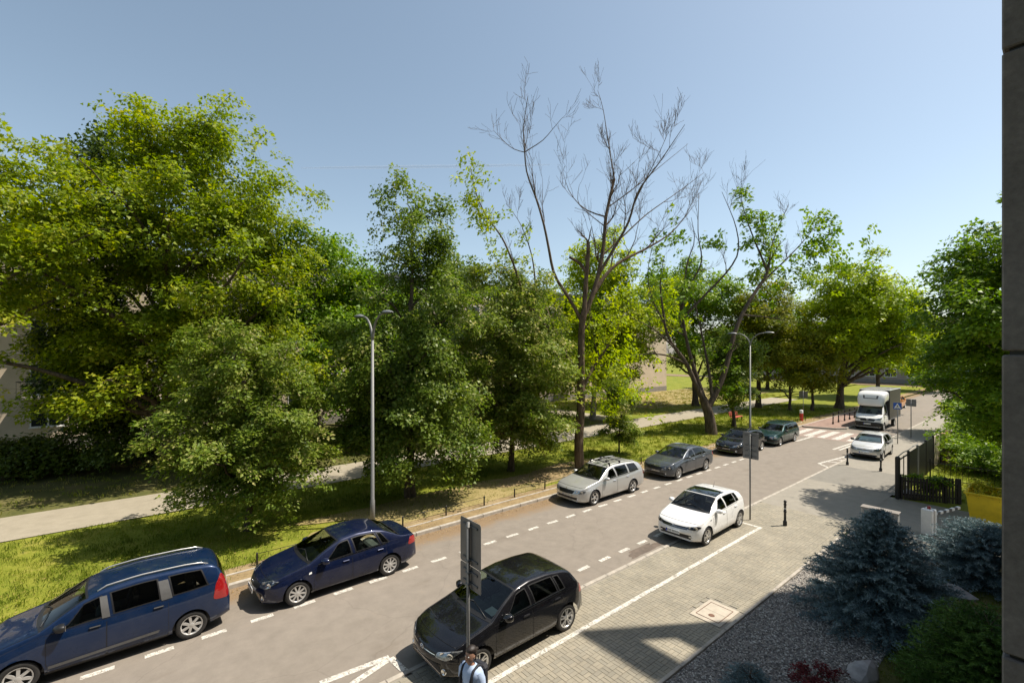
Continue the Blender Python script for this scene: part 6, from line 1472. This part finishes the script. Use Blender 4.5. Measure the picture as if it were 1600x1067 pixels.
# --- half-dead trees with traced limbs
def twig_grow(T, rng, P, R, depth, L_, spread=.55, up=.35, tips=None, n_ch=(2, 4)):
    """side shoots along the outer part of a limb"""
    if depth == 0: return
    n = len(P); T0 = np.gradient(P, axis=0)
    for _ in range(rng.integers(*n_ch)):
        j = int(rng.integers(int(n*.25), n)); d = T0[j]/(np.linalg.norm(T0[j])+1e-9)+rng.normal(0, spread, 3); d[2] += up; d /= np.linalg.norm(d)
        l = L_*rng.uniform(.5, 1.1); k = 7; q = np.linspace(0, 1, k)[:, None]
        c = rng.normal(0, .12, 3); c[2] += .18; Q = P[j]+d*l*q+c*l*q*q; Q[1:] += np.cumsum(rng.normal(0, .018*l, (k-1, 3)), 0)
        r0 = min(R[j]*.6, .022*depth+.004); RR = np.maximum(r0*(1-.75*q[:, 0]), .0065); T.add(Q, RR, 4)
        if tips is not None: tips.append(Q[-1])
        twig_grow(T, rng, Q, RR, depth-1, L_*.58, spread, up, tips, n_ch)
def traced_tree(name, label, base_px, limbs, bark, leafmat, tufts, seed, twigs, leaf=.16, dvar=1.2):
    """limbs: list of (pixel polyline, r0, r1, depth drift, twig length).  Each limb gets its own depth."""
    rng = np.random.default_rng(seed); bx, by = at(*base_px); Y0 = bx*SU+by*CU
    root = empty(name, (bx, by, .05)); tag(root, label, 'tree', 'street and park trees'); o = np.array([bx, by, .05])
    T = Tubes(); known = []
    for (pl, r0, r1, dd0, dd1, tl, td) in limbs:
        pl = np.array(pl, float); d = np.concatenate([[0], np.cumsum(np.hypot(*np.diff(pl, axis=0).T))]); m = max(8, int(d[-1]/14))
        q = np.linspace(0, d[-1], m); X = np.interp(q, d, pl[:, 0]); Yp = np.interp(q, d, pl[:, 1]); f_ = q/d[-1]
        if known:
            K = np.concatenate(known); j = int(np.argmin(np.hypot(K[:, 0]-X[0], K[:, 1]-Yp[0]))); dd0 = K[j, 2]-Y0
            X = X+(K[j, 0]-X[0])*(1-f_)**3; Yp = Yp+(K[j, 1]-Yp[0])*(1-f_)**3
        dep = Y0+dd0+(dd1-dd0)*f_**1.3
        known.append(np.stack([X, Yp, dep], -1))
        P = np.array([at_depth(a, b, c) for a, b, c in zip(X, Yp, dep)])-o
        Ps = P.copy(); Ps[1:-1] = (P[:-2]+2*P[1:-1]+P[2:])/4; R = r0+(r1-r0)*f_**.8
        T.add(Ps, R, 9 if r0 > .08 else 6)
        if tl: twig_grow(T, rng, Ps, R, td, tl, n_ch=twigs)
    link('trunk', T.mesh('trunk', M[bark]), root)
    C = []
    for (px, py, dd, rr, n) in tufts:
        c = at_depth(px, py, Y0+dd)-o; C.append(c+rng.normal(0, 1, (n, 3))*rr)
    C = np.concatenate(C); P, Nl, Dr, S, ti = sprays(C, 22, .28, rng, .5, .5, .3, C.mean(0), leaf, .6)
    link('crown', leaf_mesh('crown', P, Nl, Dr, S, ti, leafmat), root)
    return root
traced_tree('half_dead_tree', 'tall half dead tree with bare twigs rising against the sky', (906, 734), [
    ([(906, 738), (904, 690), (908, 640), (908, 560), (909, 500), (913, 487)], .29, .18, 0, 0, 0, 0),
    ([(913, 490), (916, 430), (920, 395), (919, 378)], .15, .10, 0, -.6, .9, 2),
    ([(912, 500), (930, 455), (938, 420), (945, 375), (945, 345), (955, 300), (960, 280)], .16, .075, 0, .8, 2.0, 3),
    ([(960, 280), (955, 250), (947, 200), (942, 165), (934, 142)], .05, .012, .8, 1.2, 1.4, 3),
    ([(909, 500), (890, 465), (865, 430), (858, 390), (850, 350), (838, 310), (822, 270), (817, 200), (825, 150)], .11, .014, 0, -1.8, 2.0, 3),
    ([(817, 235), (848, 220), (878, 185)], .03, .010, -1.5, -2.2, 1.2, 2), ([(818, 245), (800, 235), (772, 205)], .025, .009, -1.5, -1.0, 1.2, 2),
    ([(930, 460), (950, 425), (975, 405), (1005, 392), (1050, 365), (1085, 320)], .13, .014, .3, 2.6, 2.2, 3),
    ([(940, 425), (960, 390), (985, 345), (995, 300), (1030, 255), (1070, 195)], .10, .012, .5, -1.4, 2.2, 3),
    ([(945, 400), (975, 370), (1010, 335), (1060, 300), (1100, 270)], .06, .012, .8, 3.0, 1.9, 3),
    ([(990, 315), (1030, 240), (1045, 205)], .04, .010, .0, -.6, 1.5, 3), ([(960, 330), (1000, 290), (1030, 262), (1075, 225)], .04, .010, .9, 2.0, 1.5, 3),
    ([(940, 345), (910, 330), (888, 300), (880, 270)], .05, .010, .6, 1.8, 1.8, 3), ([(938, 350), (900, 318), (905, 290)], .03, .01, .6, 0, 1.2, 2),
    ([(918, 425), (905, 410), (890, 402)], .10, .075, 0, -.8, 0, 0), ([(918, 380), (915, 372), (908, 368)], .06, .03, -.5, -1.0, .8, 2),
    ([(905, 600), (890, 565), (865, 530), (845, 500), (830, 490), (815, 455), (805, 420), (785, 370), (760, 340), (742, 300), (735, 262)], .13, .016, 0, -2.6, 1.2, 3),
    ([(833, 490), (838, 450), (832, 400), (815, 350), (800, 330)], .07, .012, -1.6, -.8, 1.2, 3),
    ([(908, 610), (925, 575), (945, 550), (960, 520)], .11, .03, 0, 1.4, 1.2, 2), ([(905, 585), (885, 550), (868, 520), (845, 455)], .08, .03, 0, 2.2, 1.0, 2),
    ([(912, 520), (925, 500), (920, 470)], .03, .015, 0, -.8, .6, 2)],
    'bark2', L_BRIGHT, [(735, 265, -2.6, .35, 8), (740, 295, -2.5, .40, 10), (745, 325, -2.3, .4, 12), (757, 350, -2.2, .45, 14), (770, 375, -2, .6, 10), (815, 370, -1, .3, 6), (825, 410, -1, .25, 4), (895, 575, 1.0, 1.0, 30), (950, 545, 1.6, 1.1, 46), (930, 615, 0.8, 1.0, 34), (960, 490, 1.8, 1.0, 30), (880, 500, 1.5, .9, 24), (975, 590, 1.2, 1.0, 30)], 71, (3, 7), .17)
traced_tree('half_dead_tree', 'forked half bare street tree leaning apart, between graphite and black cars', (1110, 680), [
    ([(1112, 684), (1110, 660), (1106, 640), (1098, 622)], .50, .32, 0, 0, 0, 0),
    ([(1104, 640), (1085, 600), (1072, 565), (1050, 540), (1040, 520), (1035, 480), (1030, 440), (1038, 400)], .24, .02, -.2, -1.8, 1.2, 2),
    ([(1104, 640), (1088, 590), (1076, 550), (1066, 500), (1068, 450), (1075, 400), (1088, 380), (1080, 340)], .21, .015, -.2, .8, 1.8, 3),
    ([(1075, 520), (1060, 490), (1080, 440), (1100, 410), (1090, 370), (1092, 300)], .12, .014, .3, 1.8, 2.2, 3),
    ([(1080, 500), (1110, 460), (1140, 425), (1158, 395), (1150, 350), (1128, 300)], .12, .014, .3, -2.2, 2.0, 3),
    ([(1112, 640), (1130, 600), (1138, 570), (1148, 520), (1160, 490), (1180, 455), (1200, 430), (1202, 410)], .26, .11, 0, 1.8, 1.4, 3),
    ([(1200, 430), (1180, 380), (1165, 340), (1155, 300), (1160, 290)], .10, .014, 1.8, .6, 1.8, 3),
    ([(1200, 420), (1205, 380), (1220, 345), (1232, 320)], .09, .014, 1.8, 3.2, 1.8, 3), ([(1195, 440), (1230, 405), (1262, 370), (1285, 340)], .09, .014, 1.8, 4.2, 1.8, 3),
    ([(1160, 500), (1190, 495), (1225, 500)], .09, .03, 1.2, 3.0, 1.2, 2), ([(1110, 630), (1108, 590), (1100, 540), (1092, 500), (1085, 470)], .15, .05, 0, 1.6, 1.4, 2),
    ([(1070, 570), (1045, 555), (1020, 552), (990, 555)], .10, .03, -.6, -2.6, 1.6, 3), ([(1055, 548), (1030, 520), (1005, 505), (985, 495)], .08, .025, -1, -3.2, 1.6, 3),
    ([(1040, 500), (1020, 470), (1010, 430), (1020, 380)], .07, .014, -1.6, -.6, 1.8, 3)],
    'bark', L_GREEN, [(1160, 300, .8, .45, 14), (1170, 340, 1, .5, 14), (1195, 355, 1.6, .7, 26), (1180, 385, 1.4, .7, 14), (1285, 350, 4, .7, 22), (1210, 410, 2.0, .8, 18), (1310, 400, 4.5, 1.3, 34), (1255, 410, 3.5, 1.1, 18), (1100, 378, .8, .35, 6), (1122, 382, -1.5, .35, 6), (1110, 560, 1.2, .8, 10), (1135, 600, 1, .8, 12), (1040, 375, -.8, .9, 24), (1060, 470, -.5, 1.2, 26), (1030, 440, -1.2, 1.0, 22), (1235, 440, 2.6, 1.2, 26), (1180, 440, 2, .8, 14), (1275, 385, 4, .8, 20)], 73, (3, 6), .24)
# --- garden conifers
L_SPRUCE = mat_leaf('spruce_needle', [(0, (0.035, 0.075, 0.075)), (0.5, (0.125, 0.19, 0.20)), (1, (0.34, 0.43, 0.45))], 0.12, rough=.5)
L_PINE = mat_leaf('pine_needle', [(0, (0.025, 0.06, 0.012)), (0.5, (0.065, 0.135, 0.022)), (1, (0.14, 0.23, 0.045))], 0.12)
L_RED = mat_leaf('barberry_leaf', [(0, (0.05, 0.008, 0.010)), (0.5, (0.12, 0.015, 0.020)), (1, (0.22, 0.035, 0.035))], 0.25)
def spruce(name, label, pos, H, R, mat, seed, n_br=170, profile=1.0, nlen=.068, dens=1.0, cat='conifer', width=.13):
    rng = np.random.default_rng(seed); root = empty(name, pos); tag(root, label, cat, 'garden conifers'); T = Tubes()
    T.add(np.array([(0, 0, -.05), (0, 0, H*.5), (0, 0, H*.98)]), np.array([.07, .045, .008]), 8)
    Pn = []; Dn = []; Nn = []; tn = []
    for k in range(n_br):
        f = (k+.5)/n_br; z = H*(.04+.93*f); L_ = R*(1-f)**profile*rng.uniform(.80, 1.12)+.06; a = k*2.39996+rng.normal(0, .2); d = np.array([math.cos(a), math.sin(a), 0])
        q = np.linspace(0, 1, 8)[:, None]; rise = rng.uniform(.02, .16)+.35*f
        P = np.array([0, 0, z])+d*L_*q+np.array([0, 0, 1])*L_*(rise*q-.32*(1-f)*q*q+.12*q**4); T.add(P, np.maximum(.018*(1-q[:, 0])*(L_/R), .004), 4)
        nb = max(3, int(L_/.055)); side = np.cross(d, [0, 0, 1.])
        for j in range(nb):
            u = .22+.78*(j+rng.random())/nb; i = u*7; i0 = min(int(i), 6); p = P[i0]+(P[i0+1]-P[i0])*(i-i0)
            for s_ in (-1, 1):
                bl = (.10+width*L_*(1-u)**.6+.06)*rng.uniform(.7, 1.2); bd = d*rng.uniform(.55, .9)+side*s_*rng.uniform(.5, .9)+np.array([0, 0, rng.normal(.0, .12)]); bd /= np.linalg.norm(bd)
                m = max(4, int(dens*bl/.0135)); w = rng.random(m)[:, None]; pp = p+bd*bl*w-np.array([0, 0, .12])*bl*w*w
                nd = bd*.7+rng.normal(0, .62, (m, 3))+np.array([0, 0, .25]); nd /= np.linalg.norm(nd, axis=1)[:, None]
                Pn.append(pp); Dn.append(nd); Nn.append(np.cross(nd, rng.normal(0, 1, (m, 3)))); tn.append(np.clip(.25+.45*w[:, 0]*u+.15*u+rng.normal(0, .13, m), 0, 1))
    link('trunk', T.mesh('trunk', M['bark2']), root)
    P = np.concatenate(Pn); D = np.concatenate(Dn); N_ = np.concatenate(Nn); tt = np.concatenate(tn); N_ /= np.linalg.norm(N_, axis=1)[:, None]+1e-9
    n = len(P); S = nlen*rng.uniform(.7, 1.3, n)[:, None]
    V = np.stack([P-N_*S*.13, P+N_*S*.13, P+D*S], 1).reshape(-1, 3)
    link('crown', np_mesh('crown', V, [np.arange(3*n).reshape(n, 3)], mat, attr=np.repeat(tt, 3)), root)
    return root
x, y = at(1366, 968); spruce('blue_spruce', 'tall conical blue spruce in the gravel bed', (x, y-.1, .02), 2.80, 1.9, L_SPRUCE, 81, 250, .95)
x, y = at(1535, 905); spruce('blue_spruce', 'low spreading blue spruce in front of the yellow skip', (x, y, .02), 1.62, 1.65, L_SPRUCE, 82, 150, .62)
x, y = at(1172, 1085); spruce('dwarf_spruce', 'small pale blue dwarf spruce at the bottom edge', (x, y, .02), .42, .42, L_SPRUCE, 83, 60, .5, .045, 1.2)
x, y = at(1545, 1120); spruce('dwarf_pine', 'rounded dark green dwarf pine in the bottom right corner', (x, y, .02), 1.75, 1.30, L_PINE, 84, 230, .42, .06, 1.0)
x, y = at(1285, 1082); tree('barberry', 'dark red barberry shrub beside the pale boulder', (x, y, .02), [(0, 0, .28, .50, .42, .26)], L_RED, 'bark2', .02, .6, n_cl=260, nl=34, rad=.10, bl=.14, leaf=.035, limbs=8, seed=85, zmin=.05, group='garden shrubs', cat='shrub')
x, y = at(1470, 880); spruce('dwarf_spruce', 'low dark spruce on the shaded grass between the two blue spruces', (x, y-.6, .02), .6, .8, L_SPRUCE, 86, 70, .5)
# dark spruce behind the big maple, undergrowth beyond the path
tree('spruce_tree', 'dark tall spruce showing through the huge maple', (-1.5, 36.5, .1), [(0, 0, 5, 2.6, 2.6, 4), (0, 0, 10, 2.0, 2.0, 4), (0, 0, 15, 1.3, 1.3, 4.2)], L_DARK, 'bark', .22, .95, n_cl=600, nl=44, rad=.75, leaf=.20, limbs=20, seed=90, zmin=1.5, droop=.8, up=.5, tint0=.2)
for k, (x, y, r, h, lb) in enumerate(((13.5, 30.0, 2.4, 3.2, 'shaded bush beyond the path, left of the tall linden trunk'), (18.0, 30.5, 2.2, 3.4, 'shaded bush beyond the path behind the rounder linden'), (5.5, 31.0, 2.4, 3.0, 'shaded bush beyond the path behind the bushy linden'), (24.5, 29.5, 2.0, 3.0, 'bush beyond the path behind the leafless trunk'))):
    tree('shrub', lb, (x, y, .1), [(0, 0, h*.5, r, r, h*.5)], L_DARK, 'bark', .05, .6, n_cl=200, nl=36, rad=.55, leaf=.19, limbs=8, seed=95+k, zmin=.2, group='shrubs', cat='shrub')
rng_ = np.random.default_rng(5); C_ = np.stack([rng_.uniform(25.4, 27.0, 160), rng_.uniform(-.6, 2.5, 160), np.zeros(160)], -1); C_[:, 2] = 1.15+.22*np.sin(C_[:, 1]*2.3+1)*np.sin((C_[:, 0]-25.3)*1.8)+rng_.uniform(0, .12, 160)
P, Nl, Dr, S, ti = sprays(C_, 34, .16, rng_, .4, .6, .1, np.array([26.1, 1, .3]), .07, .75)
o = link('green_cuttings', leaf_mesh('green_cuttings', P, Nl, Dr, S, ti, L_OCHRE)); tag(o, 'heap of yellowing green cuttings piled in the yellow skip', 'garden waste', kind='stuff')
# faint contrail high above the park
cm = bpy.data.materials.new('contrail_vapour'); cm.use_nodes = True; ct = cm.node_tree; ct.nodes.clear()
co_ = ct.nodes.new('ShaderNodeOutputMaterial'); cx_ = ct.nodes.new('ShaderNodeMixShader'); cx_.inputs[0].default_value = 0.11
cd_ = ct.nodes.new('ShaderNodeBsdfDiffuse'); cd_.inputs[0].default_value = (.9, .9, .9, 1); cs_ = ct.nodes.new('ShaderNodeBsdfTransparent')
ct.links.new(cs_.outputs[0], cx_.inputs[1]); ct.links.new(cd_.outputs[0], cx_.inputs[2]); ct.links.new(cx_.outputs[0], co_.inputs[0])
ca, cb = at_depth(470, 263, 3600), at_depth(860, 258, 3900); qq = np.linspace(0, 1, 24)[:, None]
CP = ca+(cb-ca)*qq+RNG.normal(0, 1.2, (24, 3)); Vc, Fc = tube_geo(CP, 12*np.sin(np.clip(qq[:, 0], .02, .98)*math.pi)**.5+RNG.uniform(0, 1.5, 24), 8)
o = link('contrail', np_mesh('contrail', Vc, [Fc], cm, smooth=True)); tag(o, 'faint thin white contrail across the blue sky', 'contrail')
#print('TRIS', sum(len(o.data.loops)-2*len(o.data.polygons) for o in scene.objects if o.type == 'MESH'))
